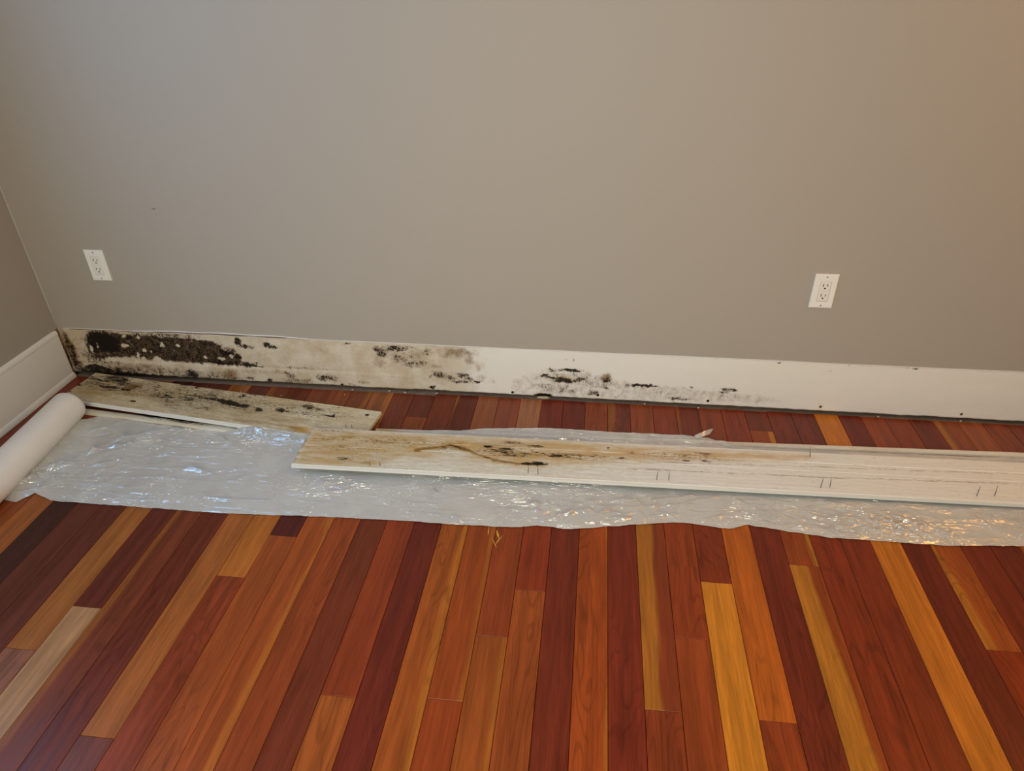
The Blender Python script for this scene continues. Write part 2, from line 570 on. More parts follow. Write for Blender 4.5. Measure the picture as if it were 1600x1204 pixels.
wy0, wy1, wz0, wz1 = WIN['y0'], WIN['y1'], WIN['z0'], WIN['z1']
wall_left = struct(boxes('wall_left', [(-T, 0, wy1, 0.0, -0.019, ROOM_H), (-T, 0, ROOM_Y0, wy0, -0.019, ROOM_H), (-T, 0, wy0, wy1, -0.019, wz0), (-T, 0, wy0, wy1, wz1, ROOM_H)], M_WALL))
struct(boxes('wall_right', [(ROOM_X1, ROOM_X1 + T, ROOM_Y0, 0, -0.019, ROOM_H)], M_WALL))
struct(boxes('wall_rear', [(-T, ROOM_X1 + T, ROOM_Y0 - T, ROOM_Y0, -0.019, ROOM_H)], M_WALL))
struct(boxes('ceiling', [(-T, ROOM_X1 + T, ROOM_Y0 - T, T, ROOM_H, ROOM_H + 0.1)], M_CEIL))
win = struct(boxes('window_1', [(-0.02, 0.018, wy0 - 0.07, wy0, wz0 - 0.07, wz1 + 0.07), (-0.02, 0.018, wy1, wy1 + 0.07, wz0 - 0.07, wz1 + 0.07),
                                (-0.02, 0.018, wy0, wy1, wz1, wz1 + 0.07), (-0.02, 0.03, wy0, wy1, wz0 - 0.07, wz0)], M_TRIM))
boxes('window_sash', [(-0.04, -0.015, (wy0 + wy1) / 2 - 0.02, (wy0 + wy1) / 2 + 0.02, wz0, wz1)], M_TRIM, win)


# ---- stripped, mouldy strip of drywall where the baseboard used to be
def grid_obj(name, xs, vs, fn, mat, parent, masks):
    """front surface of a strip as a grid; fn(U, V) -> xyz arrays"""
    U, V = np.meshgrid(xs, vs, indexing='ij')
    X, Y, Z = fn(U, V)
    n, k = U.shape
    verts = np.stack([X, Y, Z], -1).reshape(-1, 3)
    i = np.arange(n * k).reshape(n, k)
    F = np.stack([i[:-1, :-1], i[1:, :-1], i[1:, 1:], i[:-1, 1:]], -1).reshape(-1, 4)
    return verts, F, U, V, i


WALL_BLOBS = [(0.2835, 0.0396, 0.2897, 0.0263, 0.5, 1), (0.0644, 0.1069, 0.0635, 0.0802, 0.42, 1), (0.2682, 0.033, 0.2244, 0.0176, 0.45, 0), (0.5922, 0.0287, 0.1802, 0.0203, 0.4, 1), (0.5646, 0.0214, 0.1809, 0.0145, 0.4, 0), (0.4075, 0.1903, 0.177, 0.0136, 0.5, 0), (0.7128, 0.1083, 0.1505, 0.0558, 0.22, 1), (0.0192, 0.1547, 0.0131, 0.0337, 0.6, 0), (0.0191, 0.0989, 0.0213, 0.0576, 0.62, 0), (0.0191, 0.127, 0.0238, 0.0711, 0.9, 1), (0.0244, 0.0422, 0.0269, 0.0265, 0.6, 0), (0.0244, 0.0709, 0.0267, 0.0466, 0.7, 1), (0.1111, 0.0756, 0.0477, 0.0203, 0.5, 0), (0.3423, 0.1436, 0.2053, 0.039, 0.3, 0), (0.5411, 0.1266, 0.0887, 0.0334, 0.5, 0), (0.4283, 0.1752, 0.1266, 0.0137, 0.55, 0), (0.5668, 0.0301, 0.1547, 0.0174, 0.35, 0), (0.3369, 0.0426, 0.1834, 0.0175, 0.22, 1), (1.1644, 0.1729, 0.0596, 0.016, 0.25, 1), (1.0302, 0.1579, 0.0363, 0.0162, 0.3, 1), (1.3431, 0.0614, 0.1682, 0.0222, 0.18, 1), (0.9309, 0.0791, 0.1487, 0.0084, 0.35, 0), (0.8275, 0.0592, 0.1004, 0.0113, 0.4, 1), (1.2697, 0.1599, 0.0521, 0.0267, 0.35, 1), (1.3507, 0.143, 0.0708, 0.0321, 0.3, 1), (1.4872, 0.0753, 0.071, 0.0219, 0.3, 1), (1.9279, 0.0958, 0.1362, 0.0266, 0.3, 0), (1.9049, 0.1077, 0.1134, 0.0239, 0.35, 1), (0.1684, 0.1484, 0.0702, 0.0476, 1.15, 0), (0.1416, 0.1608, 0.0312, 0.0391, 0.9, 0), (0.6546, 0.1271, 0.0452, 0.0277, 0.72, 0), (0.5994, 0.1569, 0.0501, 0.0247, 0.55, 0), (0.4912, 0.1294, 0.1017, 0.0418, 0.5, 0), (0.3353, 0.1212, 0.1161, 0.0394, 0.55, 0), (0.7049, 0.1811, 0.0124, 0.0162, 0.9, 0), (0.7299, 0.1609, 0.0223, 0.0082, 0.75, 0), (0.6945, 0.1156, 0.0125, 0.0139, 0.9, 0), (0.7198, 0.0838, 0.0353, 0.0084, 0.9, 0), (0.6187, 0.0838, 0.0635, 0.0085, 0.8, 0), (0.405, 0.1821, 0.152, 0.0164, 0.45, 0), (0.4942, 0.0287, 0.0337, 0.0204, 0.75, 0), (0.4751, 0.0162, 0.0782, 0.0117, 0.5, 0), (0.6481, 0.0377, 0.0409, 0.0259, 0.75, 1), (0.0196, 0.0933, 0.0239, 0.0721, 0.42, 0), (0.0136, 0.0986, 0.0319, 0.0864, 0.65, 1), (0.0331, 0.0225, 0.0323, 0.0178, 0.6, 0), (0.0834, 0.0939, 0.0265, 0.023, 0.5, 0), (0.2356, 0.054, 0.1318, 0.0174, 0.3, 1), (0.2605, 0.0497, 0.158, 0.0145, 0.33, 0), (0.1589, 0.0612, 0.0795, 0.0116, 0.4, 0), (0.0139, 0.1681, 0.021, 0.0224, 0.4, 0), (0.8151, 0.172, 0.0147, 0.0095, 0.85, 0), (0.8365, 0.1638, 0.0245, 0.0081, 0.72, 0), (0.7324, 0.1611, 0.0124, 0.0082, 0.9, 0), (0.7562, 0.1569, 0.0173, 0.0068, 0.55, 0), (0.7172, 0.0837, 0.0202, 0.0113, 0.9, 0), (0.7535, 0.0774, 0.0352, 0.0045, 0.85, 0), (0.7566, 0.0914, 0.0075, 0.0034, 0.7, 0), (0.7268, 0.0252, 0.0229, 0.0087, 0.6, 0), (0.8875, 0.0459, 0.0175, 0.0171, 0.5, 0), (0.8745, 0.0564, 0.0225, 0.0057, 0.5, 0), (0.7969, 0.0208, 0.0101, 0.0058, 0.8, 0), (0.9054, 0.0216, 0.0854, 0.0143, 0.42, 0), (1.0212, 0.0425, 0.0372, 0.017, 0.55, 0), (1.0212, 0.0425, 0.0446, 0.0226, 0.5, 3), (1.0833, 0.018, 0.0099, 0.0057, 0.9, 0), (1.0536, 0.0444, 0.0247, 0.0141, 0.5, 0), (1.1167, 0.0201, 0.0198, 0.0057, 0.5, 0), (1.1674, 0.0315, 0.0221, 0.0113, 0.4, 0), (1.1267, 0.1933, 0.019, 0.004, 0.5, 0), (0.7505, 0.052, 0.0632, 0.0114, 0.4, 1), (0.5631, 0.0156, 0.0776, 0.0117, 0.45, 0), (0.598, 0.0518, 0.0768, 0.0172, 0.25, 1), (1.2479, 0.164, 0.0213, 0.024, 0.6, 0), (1.2933, 0.1822, 0.0518, 0.0132, 0.6, 0), (1.2265, 0.1761, 0.0142, 0.0106, 0.52, 0), (1.329, 0.1867, 0.0469, 0.0105, 0.52, 0), (1.4166, 0.173, 0.028, 0.0158, 0.42, 0), (1.3126, 0.141, 0.0379, 0.0215, 0.45, 0), (1.3627, 0.1196, 0.0427, 0.0162, 0.5, 0), (1.399, 0.1297, 0.0236, 0.0107, 0.42, 0), (1.3519, 0.1564, 0.0824, 0.0319, 0.3, 0), (1.239, 0.1209, 0.0263, 0.0244, 0.55, 1), (1.4216, 0.0715, 0.0095, 0.0083, 0.5, 0), (1.4265, 0.0248, 0.012, 0.007, 0.7, 0), (1.4593, 0.0128, 0.0337, 0.0056, 0.5, 0), (1.3514, 0.1511, 0.106, 0.04, 0.2, 1), (1.4614, 0.0793, 0.0308, 0.0137, 0.58, 0), (1.4916, 0.0701, 0.0308, 0.011, 0.55, 0), (1.5419, 0.084, 0.0212, 0.0109, 0.68, 0), (1.5624, 0.0688, 0.0283, 0.0082, 0.55, 0), (1.5311, 0.056, 0.0474, 0.0069, 0.6, 0), (1.595, 0.0598, 0.0141, 0.0069, 0.72, 0), (1.4427, 0.1161, 0.0236, 0.0108, 0.38, 0), (1.441, 0.0917, 0.0332, 0.0041, 0.42, 0), (1.5259, 0.1762, 0.0623, 0.0236, 0.7, 1), (1.5708, 0.1498, 0.0185, 0.0264, 0.6, 1), (1.5972, 0.1167, 0.0116, 0.0241, 0.5, 1), (1.612, 0.0772, 0.0187, 0.0218, 0.42, 1), (1.4972, 0.1616, 0.0464, 0.0106, 0.5, 1), (1.6397, 0.0625, 0.0351, 0.0137, 0.3, 1), (1.9315, 0.1265, 0.0406, 0.0066, 0.8, 0), (1.8931, 0.1256, 0.0181, 0.0053, 0.5, 0), (1.8637, 0.1239, 0.0204, 0.0106, 0.42, 0), (1.8367, 0.1011, 0.0183, 0.008, 0.65, 0), (1.9055, 0.0837, 0.0433, 0.0107, 0.8, 0), (1.9622, 0.0898, 0.0249, 0.0107, 0.66, 0), (1.8734, 0.0926, 0.0365, 0.004, 0.8, 0), (2.0592, 0.0902, 0.018, 0.0106, 0.7, 0), (2.0584, 0.1034, 0.0202, 0.0211, 0.85, 1), (2.181, 0.0789, 0.0579, 0.0058, 0.85, 0), (2.1324, 0.0706, 0.0112, 0.008, 0.5, 0), (2.061, 0.0608, 0.0113, 0.0054, 0.6, 0), (1.8951, 0.0452, 0.0874, 0.0218, 0.36, 0), (1.8951, 0.0452, 0.092, 0.0245, 0.35, 3), (2.0078, 0.0358, 0.0274, 0.0136, 0.42, 0), (2.0075, 0.0413, 0.0342, 0.019, 0.4, 3), (1.8511, 0.0589, 0.0507, 0.0136, 0.36, 0), (2.0195, 0.0745, 0.0679, 0.0161, 0.36, 0), (2.3195, 0.031, 0.049, 0.0054, 0.6, 0), (2.3555, 0.0815, 0.0066, 0.0053, 0.5, 0), (1.9053, 0.0918, 0.0364, 0.0053, 0.8, 2), (1.8354, 0.0168, 0.0326, 0.0069, 0.85, 0), (2.2233, 0.0546, 0.1339, 0.0161, 0.25, 0), (2.0869, 0.0785, 0.0899, 0.0213, 0.3, 1), (2.2906, 0.0508, 0.1555, 0.0214, 0.35, 1), (2.4826, 0.0787, 0.0304, 0.0066, 0.72, 0), (2.4691, 0.0672, 0.0196, 0.0045, 0.6, 0), (2.4779, 0.0518, 0.035, 0.008, 0.33, 0), (2.3151, 0.0307, 0.0401, 0.004, 0.65, 0), (2.4675, 0.0485, 0.1313, 0.0213, 0.35, 1), (2.5762, 0.05, 0.0867, 0.0159, 0.2, 1), (2.6348, 0.198, 0.0063, 0.003, 0.7, 0), (2.7139, 0.1974, 0.0052, 0.003, 0.6, 0), (2.8572, 0.2004, 0.0082, 0.0037, 0.75, 0), (3.0685, 0.1975, 0.008, 0.0036, 0.7, 0), (3.0401, 0.1984, 0.004, 0.0024, 0.6, 0), (3.3389, 0.2056, 0.0078, 0.0029, 0.5, 0), (2.802, 0.1724, 0.0041, 0.0037, 0.5, 0), (2.3849, 0.174, 0.0107, 0.0151, 0.12, 0), (1.0171, 0.1518, 0.2908, 0.0541, 0.12, 1), (0.8888, 0.1179, 0.2467, 0.0551, 0.15, 1), (0.1668, 0.0069, 0.1873, 0.0149, 0.3, 3), (1.9145, 0.166, 0.0067, 0.0052, 0.5, 0), (1.939, 0.1699, 0.0045, 0.0039, 0.5, 0), (2.8023, 0.0379, 0.0106, 0.0105, 0.25, 1), (0.2506, 0.1389, 0.0124, 0.009, -2, 0), (0.323, 0.1233, 0.0093, 0.0082, -2, 0), (0.2619, 0.1804, 0.0103, 0.0055, -1.5, 0), (0.3531, 0.1208, 0.0067, 0.0053, -1.5, 0), (0.4037, 0.1523, 0.0076, 0.0069, -1.3, 0), (0.4665, 0.15, 0.0056, 0.005, -2, 0), (0.3123, 0.0893, 0.0068, 0.0051, -2, 0), (0.3633, 0.0865, 0.0117, 0.0091, -2, 0), (0.5609, 0.1056, 0.0076, 0.0056, -1.5, 0), (0.6697, 0.117, 0.01, 0.007, -1.5, 0), (0.6236, 0.1035, 0.0126, 0.0067, -1.2, 0), (0.1078, 0.1176, 0.0079, 0.0199, -0.8, 0), (0.1369, 0.133, 0.0065, 0.0198, -0.8, 0), (0.2913, 0.0966, 0.0042, 0.0142, -1.5, 0), (0.3172, 0.1778, 0.0077, 0.0072, -1.3, 0)]
WALL_POLYS = [([(0.1153, 0.1813), (0.1927, 0.1959), (0.3182, 0.1886), (0.532, 0.1858), (0.617, 0.1766), (0.6467, 0.1458), (0.6951, 0.1184), (0.709, 0.0916), (0.6897, 0.0738), (0.6041, 0.076), (0.4509, 0.0773), (0.3356, 0.0808), (0.2603, 0.0893), (0.1111, 0.0756), (0.0832, 0.1079)], 0.82, 3, 0.016), ([(0.1153, 0.1813), (0.1927, 0.1959), (0.3182, 0.1886), (0.532, 0.1858), (0.617, 0.1766), (0.6467, 0.1458), (0.6951, 0.1184), (0.709, 0.0916), (0.6897, 0.0738), (0.6041, 0.076), (0.4509, 0.0773), (0.3356, 0.0808), (0.2603, 0.0893), (0.1111, 0.0756), (0.0832, 0.1079)], 0.53, 0, 0.014), ([(0.0255, 0.0307), (0.0957, 0.0548), (0.1857, 0.0311), (0.3065, 0.0208), (0.4292, 0.0192), (0.4294, 0.0019), (0.2974, -0.0), (0.1542, 0.0091), (0.0331, 0.0079)], 0.7, 0, 0.012), ([(1.7216, 0.0782), (1.8364, 0.1224), (1.9492, 0.134), (2.0629, 0.1037), (2.1982, 0.0852), (2.3975, 0.0787), (2.6172, 0.0632), (2.6869, 0.0357), (2.4056, 0.0175), (1.9539, 0.0077), (1.7208, 0.0124)], 0.35, 1, 0.02), ([(0.0278, 0.2042), (-0.2378, 0.1915), (0.748, 0.0406), (1.1589, 0.1326), (1.4939, 0.1823), (1.605, 0.0768), (1.2411, 0.0135), (0.0298, -0.0011)], 0.12, 1, 0.03)]
BOARD_A_BLOBS = [(0.1691, 0.0996, 0.17, 0.0336, 0.4, 1), (0.4956, 0.1106, 0.2569, 0.0433, 0.38, 1), (0.8251, 0.1159, 0.2023, 0.0315, 0.36, 1), (0.5377, 0.0583, 0.2839, 0.0598, 0.42, 0), (0.22, 0.061, 0.2202, 0.0535, 0.4, 0), (0.8887, 0.0529, 0.2052, 0.0365, 0.36, 0), (0.0851, 0.0647, 0.1115, 0.0347, 0.42, 0), (0.1052, 0.0181, 0.0703, 0.0278, 0.66, 0), (0.1235, 0.0742, 0.0541, 0.0114, 0.8, 0), (0.1937, 0.0761, 0.0293, 0.0114, 0.75, 0), (0.0726, 0.0397, 0.0375, 0.0078, 0.75, 0), (0.1543, 0.0441, 0.0446, 0.0194, 0.6, 0), (0.207, 0.0549, 0.0344, 0.0231, 0.9, 1), (0.0683, 0.0778, 0.0742, 0.0229, 0.4, 1), (-0.0002, 0.089, 0.0248, 0.0076, 0.7, 0), (-0.0038, 0.1351, 0.0196, 0.0055, 0.7, 0), (0.348, 0.0804, 0.0719, 0.0187, 0.5, 0), (0.4543, 0.0776, 0.0949, 0.0185, 0.48, 0), (0.5857, 0.0644, 0.0211, 0.0148, 0.8, 0), (0.2594, 0.0199, 0.0741, 0.0392, 0.36, 0), (0.4247, 0.0046, 0.0853, 0.0274, 0.38, 0), (0.4413, 0.0054, 0.0073, 0.0078, 0.8, 0), (0.2717, 0.1369, 0.0142, 0.0047, 0.8, 0), (0.4648, 0.1219, 0.1401, 0.0287, 0.33, 0), (0.5574, 0.0879, 0.1403, 0.0292, 0.3, 1), (0.6197, 0.0693, 0.0514, 0.0147, 0.8, 0), (0.6822, 0.0758, 0.0417, 0.0146, 0.7, 0), (0.7439, 0.0822, 0.0206, 0.0144, 0.72, 0), (0.8164, 0.0676, 0.0206, 0.0127, 0.78, 0), (0.7686, 0.0558, 0.1385, 0.0184, 0.36, 0), (0.9086, 0.0297, 0.0321, 0.0185, 0.6, 0), (0.9504, 0.0345, 0.0228, 0.011, 0.55, 0), (1.0011, 0.0633, 0.0224, 0.0043, 0.9, 0), (1.0123, 0.0567, 0.0054, 0.0058, 0.9, 0), (1.1289, 0.0286, 0.009, 0.0058, 0.95, 0), (0.6366, 0.0224, 0.0189, 0.019, 0.55, 0), (1.0105, 0.0124, 0.0228, 0.0074, 0.4, 0), (0.5354, 0.015, 0.0336, 0.0231, 0.5, 1), (0.7875, 0.156, 0.1335, 0.017, 0.5, 1), (0.9397, 0.1628, 0.0524, 0.0167, 0.95, 2), (0.6913, 0.131, 0.0567, 0.021, 0.45, 1), (0.909, 0.1586, 0.0658, 0.0168, 0.5, 1), (0.0774, 0.1208, 0.0731, 0.0222, 0.3, 2), (0.4275, 0.1595, 0.1389, 0.0245, 0.25, 1), (0.6375, 0.1712, 0.045, 0.0171, 0.3, 1), (0.215, 0.089, 0.0728, 0.0187, 0.3, 2), (0.9544, 0.0377, 0.1592, 0.0367, 0.22, 0), (0.6795, -0.005, 0.1427, 0.0232, 0.3, 0), (0.8861, 0.0939, 0.2249, 0.0283, 0.2, 1), (0.0285, 0.031, 0.063, 0.0317, 0.35, 0)]
BOARD_A_LINES = [([(0.3473, 0.054), (0.4584, 0.0571), (0.5993, 0.0655)], 0.95, 0, 0.0022), ([(0.5993, 0.0655), (0.779, 0.0782), (1.0244, 0.0817)], 0.4, 0, 0.002)]
BOARD_B_BLOBS = [(0.1865, 0.0969, 0.2087, 0.0724, 0.2, 0), (0.0637, 0.1071, 0.0838, 0.0656, 0.25, 2), (0.26, 0.0566, 0.2531, 0.0406, 0.24, 0), (0.3092, 0.0867, 0.1871, 0.0297, 0.3, 2), (0.1572, 0.1392, 0.1235, 0.0255, 0.35, 2), (0.0363, 0.1493, 0.0413, 0.0445, 0.35, 2), (0.881, 0.0788, 0.1606, 0.0163, 0.35, 0), (1.2013, 0.0553, 0.1784, 0.0197, 0.3, 0), (0.6583, 0.0776, 0.1019, 0.0263, 0.4, 0), (1.0421, 0.0522, 0.2408, 0.0198, 0.35, 2), (0.6486, 0.0414, 0.0931, 0.0169, 0.5, 1), (0.598, 0.0524, 0.0145, 0.0067, 0.7, 0), (0.6608, 0.0607, 0.0267, 0.006, 0.8, 0), (0.6741, 0.0256, 0.0374, 0.0068, 0.5, 0), (0.3118, 0.0523, 0.2316, 0.0271, 0.28, 0), (0.155, 0.1524, 0.0328, 0.0126, 0.5, 0), (0.0993, 0.0526, 0.1067, 0.0273, 0.24, 0), (0.4727, 0.073, 0.0827, 0.0133, 0.3, 0), (0.059, 0.1734, 0.0572, 0.028, 0.5, 2), (0.0855, 0.1287, 0.0457, 0.0129, 0.5, 2), (0.3247, 0.1088, 0.1647, 0.0227, 0.4, 2), (0.3921, 0.1163, 0.0572, 0.0161, 0.5, 2), (0.2263, 0.1658, 0.0182, 0.0125, 0.4, 1), (0.2428, 0.1515, 0.0815, 0.0189, 0.3, 2), (0.1818, 0.0803, 0.1891, 0.0267, 0.25, 2), (0.7667, 0.1269, 0.0258, 0.0095, 0.92, 0), (0.7272, 0.1302, 0.0239, 0.0069, 0.85, 0), (1.0249, 0.0765, 0.0179, 0.0049, 0.8, 0), (1.2229, 0.0729, 0.0118, 0.0039, 0.8, 0), (1.2879, 0.0706, 0.0216, 0.0097, 0.5, 0), (0.7475, 0.04, 0.0329, 0.0101, 0.5, 0), (0.9825, 0.0272, 0.0041, 0.0054, 0.8, 0), (1.1562, 0.0493, 0.0179, 0.0099, 0.42, 0), (0.8207, 0.0805, 0.0322, 0.0049, 0.62, 0), (1.2836, 0.0321, 0.0279, 0.01, 0.42, 0), (0.9714, 0.0647, 0.3009, 0.0164, 0.6, 2), (1.2717, 0.0462, 0.1188, 0.0198, 0.5, 2), (1.4824, 0.0253, 0.1378, 0.0133, 0.42, 2), (0.8714, 0.1086, 0.0794, 0.0127, 0.42, 2), (0.7405, 0.0905, 0.121, 0.0227, 0.4, 2), (0.6011, 0.1119, 0.0808, 0.0192, 0.45, 2), (0.4658, 0.0325, 0.126, 0.0171, 0.2, 1), (0.0746, 0.0082, 0.0652, 0.0106, 0.35, 0), (1.4351, 0.0647, 0.5833, 0.0323, 0.12, 1), (0.3807, 0.1303, 0.2441, 0.0191, 0.2, 2)]
BOARD_B_LINES = [([(1.0795, 0.0912), (1.6642, 0.0708), (2.2307, 0.0572)], 0.6, 1, 0.0028), ([(1.0381, 0.1293), (1.6496, 0.1208), (2.207, 0.1037)], 0.65, 1, 0.0028), ([(0.3723, 0.0898), (0.4505, 0.0647), (0.475, 0.0559), (0.513, 0.0663), (0.5575, 0.0893), (0.622, 0.1182), (0.7036, 0.1338), (0.773, 0.1327)], 1.0, 2, 0.014), ([(0.3723, 0.0898), (0.4505, 0.0647), (0.475, 0.0559), (0.513, 0.0663), (0.5575, 0.0893), (0.622, 0.1182), (0.7036, 0.1338), (0.773, 0.1327)], 0.75, 1, 0.008), ([(0.4467, 0.0667), (0.475, 0.0559), (0.5087, 0.065)], 0.75, 0, 0.003), ([(0.513, 0.0663), (0.5575, 0.0893), (0.622, 0.1182), (0.6834, 0.1307)], 0.5, 0, 0.003), ([(0.0019, 0.1972), (0.0023, 0.1123), (-0.0003, -0.0002)], 0.5, 1, 0.01), ([(0.7386, 0.0609), (0.8007, 0.0855), (0.9011, 0.0901)], 0.55, 0, 0.0025)]
BOARD_B_POLYS = [([(0.0009, 0.0034), (0.3338, 0.0083), (0.8183, 0.0101), (1.6124, 0.0145), (1.6071, 0.0344), (0.8813, 0.111), (0.7732, 0.1359), (0.6633, 0.1292), (0.568, 0.0918), (0.4693, 0.0529), (0.3834, 0.0939), (0.3213, 0.1385), (0.261, 0.1819), (0.0079, 0.1967)], 0.62, 2, 0.03), ([(0.0009, 0.0034), (0.3338, 0.0083), (0.4635, 0.0187), (0.4505, 0.0647), (0.2683, 0.0901), (0.0228, 0.1106)], 0.2, 1, 0.03)]
SHEET_FRONT = [(0.262, -0.7134), (0.3082, -0.7187), (0.3376, -0.675), (0.4095, -0.7012), (0.5135, -0.7019), (0.6562, -0.7014), (0.9557, -0.701), (1.2407, -0.6852), (1.504, -0.6767), (1.6162, -0.6782), (1.799, -0.6723), (1.8703, -0.6571), (1.9612, -0.6632), (2.0864, -0.6374), (2.2489, -0.605), (2.2936, -0.603), (2.4068, -0.6157), (2.4595, -0.5923), (2.5644, -0.6083), (2.681, -0.6212), (2.8489, -0.6209), (2.9811, -0.6204), (3.1851, -0.6003)]
SHEET_RIDGES = [([(0.252, -0.5896), (0.3503, -0.5277), (0.44, -0.3904), (0.5665, -0.3223)], 1.0), ([(0.3023, -0.6128), (0.3532, -0.4837), (0.4894, -0.4143)], 1.0), ([(0.3102, -0.3703), (0.3951, -0.2814)], 0.7), ([(0.2634, -0.6686), (0.3088, -0.5775), (0.371, -0.5256)], 1.1), ([(0.4107, -0.5511), (0.5041, -0.5023)], 0.9), ([(0.3343, -0.6554), (0.3725, -0.59)], 0.8), ([(0.2963, -0.6889), (0.3632, -0.6221)], 0.8), ([(0.5705, -0.3294), (0.6854, -0.2915), (0.7689, -0.2717)], 0.8), ([(0.591, -0.3934), (0.6787, -0.3666), (0.8382, -0.3687)], 0.5), ([(0.6751, -0.5211), (0.7601, -0.5189), (0.8304, -0.5309)], 0.8), ([(0.6807, -0.5681), (0.8515, -0.5724), (1.0247, -0.5425)], 0.4), ([(0.8266, -0.6434), (0.9298, -0.6472), (1.0662, -0.639)], 0.6), ([(0.931, -0.5427), (0.9978, -0.5044)], 0.6), ([(0.8894, -0.4994), (0.9137, -0.5193)], 0.7), ([(1.1376, -0.5674), (1.1659, -0.5343)], 0.5), ([(1.1861, -0.5505), (1.2115, -0.5357)], 0.9), ([(1.2297, -0.5818), (1.2878, -0.564)], 0.8), ([(0.7565, -0.3406), (0.82, -0.3776), (0.8499, -0.4028)], 0.7), ([(1.0095, -0.3516), (1.0317, -0.3846)], 0.9), ([(0.9796, -0.333), (1.0762, -0.352)], 0.7), ([(1.7633, -0.6064), (1.8139, -0.6067), (1.8753, -0.6058)], 1.0), ([(1.8451, -0.5815), (1.8911, -0.5684)], 1.0), ([(1.8875, -0.6445), (1.9404, -0.6125), (1.9675, -0.6017)], 0.9), ([(1.9581, -0.5972), (2.0134, -0.5969)], 0.9), ([(2.0129, -0.578), (2.0281, -0.6035)], 0.9), ([(2.05, -0.5932), (2.1056, -0.5491), (2.1617, -0.535)], 0.9), ([(2.0499, -0.5796), (2.1424, -0.5564), (2.3098, -0.5282)], 0.9), ([(2.0777, -0.5352), (2.1527, -0.5247)], 1.0), ([(2.1996, -0.5199), (2.3138, -0.4883)], 0.8), ([(1.9245, -0.6537), (1.9961, -0.6332), (2.0683, -0.6336)], 0.9), ([(2.0322, -0.6321), (2.1318, -0.6061)], 0.9), ([(1.975, -0.557), (2.0496, -0.5381)], 0.6), ([(2.2727, -0.532), (2.3307, -0.5036), (2.3883, -0.4864)], 0.8), ([(2.4347, -0.4845), (2.4587, -0.5073)], 0.8), ([(2.2231, -0.586), (2.2601, -0.5742)], 0.9), ([(2.3393, -0.5899), (2.4334, -0.5536)], 0.7), ([(2.5161, -0.5873), (2.6194, -0.592), (2.7517, -0.6085)], 0.8), ([(2.6997, -0.4798), (2.7694, -0.4865)], 0.8), ([(2.7193, -0.5401), (2.7855, -0.5516)], 0.9), ([(2.6126, -0.5459), (2.7343, -0.5491)], 0.6), ([(2.8271, -0.529), (2.863, -0.5514), (2.9014, -0.5879)], 1.1), ([(2.8222, -0.5556), (2.8745, -0.5424)], 1.0), ([(2.8395, -0.5171), (2.8969, -0.5271), (2.9212, -0.5556)], 1.0), ([(2.9231, -0.5503), (2.9693, -0.5404), (2.9887, -0.5563)], 0.9), ([(2.9642, -0.5764), (3.0031, -0.5624)], 0.9), ([(2.996, -0.5806), (3.02, -0.5831)], 1.0), ([(3.1045, -0.5004), (3.1324, -0.5338)], 0.7), ([(3.0417, -0.5906), (3.0632, -0.5981)], 0.7), ([(2.686, -0.6003), (2.7589, -0.6127)], 0.8), ([(1.4964, -0.6448), (1.6107, -0.6492)], 0.5), ([(1.6137, -0.6649), (1.7255, -0.6691)], 0.6), ([(1.3527, -0.6758), (1.4996, -0.658)], 0.5), ([(1.4109, -0.6121), (1.5636, -0.6048)], 0.4), ([(1.5441, -0.5408), (1.5529, -0.5546)], 1.0), ([(1.6264, -0.6529), (1.6502, -0.6611)], 1.0), ([(1.5204, -0.3005), (1.6665, -0.2716), (1.8374, -0.2688)], 0.6), ([(1.875, -0.1998), (1.9724, -0.2049), (2.0372, -0.2559)], 0.8), ([(1.9945, -0.2281), (2.031, -0.2565)], 0.9), ([(2.1542, -0.1831), (2.2363, -0.2289), (2.3597, -0.2341)], 1.0), ([(2.176, -0.1699), (2.3014, -0.1939), (2.4016, -0.2264)], 0.8), ([(2.3833, -0.2072), (2.4618, -0.2343)], 0.9), ([(2.4618, -0.2343), (2.5002, -0.2476)], 0.9)]
NAILS_A = [([0.2444, 0.0326], [0.0055, 0.0255]), ([0.6424, 0.0298], [0.0055, 0.034]), ([1.0904, 0.1166], [0.0001, 0.0159]), ([1.111, 0.1157], [0.0004, 0.0185])]
NAILS_B = [([0.7363, 0.1761], [0.0019, 0.0324]), ([0.7677, 0.1796], [-0.0022, 0.0345]), ([0.2463, 0.1799], [0.0005, 0.0201]), ([0.2787, 0.1804], [0.0003, 0.0201]), ([1.1232, 0.1769], [0.0004, 0.0345]), ([1.1595, 0.1738], [-0.0018, 0.0343]), ([1.6017, 0.1718], [0.0005, 0.0391]), ([1.6307, 0.1665], [-0.005, 0.0386]), ([2.0418, 0.1718], [-0.0021, 0.0385]), ([2.0934, 0.1675], [-0.0043, 0.0384]), ([1.6118, 0.0243], [-0.0083, 0.0395])]


def jag(x, seed, amp):
    return amp * (pnoise(x * 9, np.zeros_like(x), seed) * 0.6 + pnoise(x * 37, np.zeros_like(x), seed + 1) * 0.5)


xs = np.arange(0.0, 3.62, 0.0045)
vs = np.linspace(0, 1, 46)


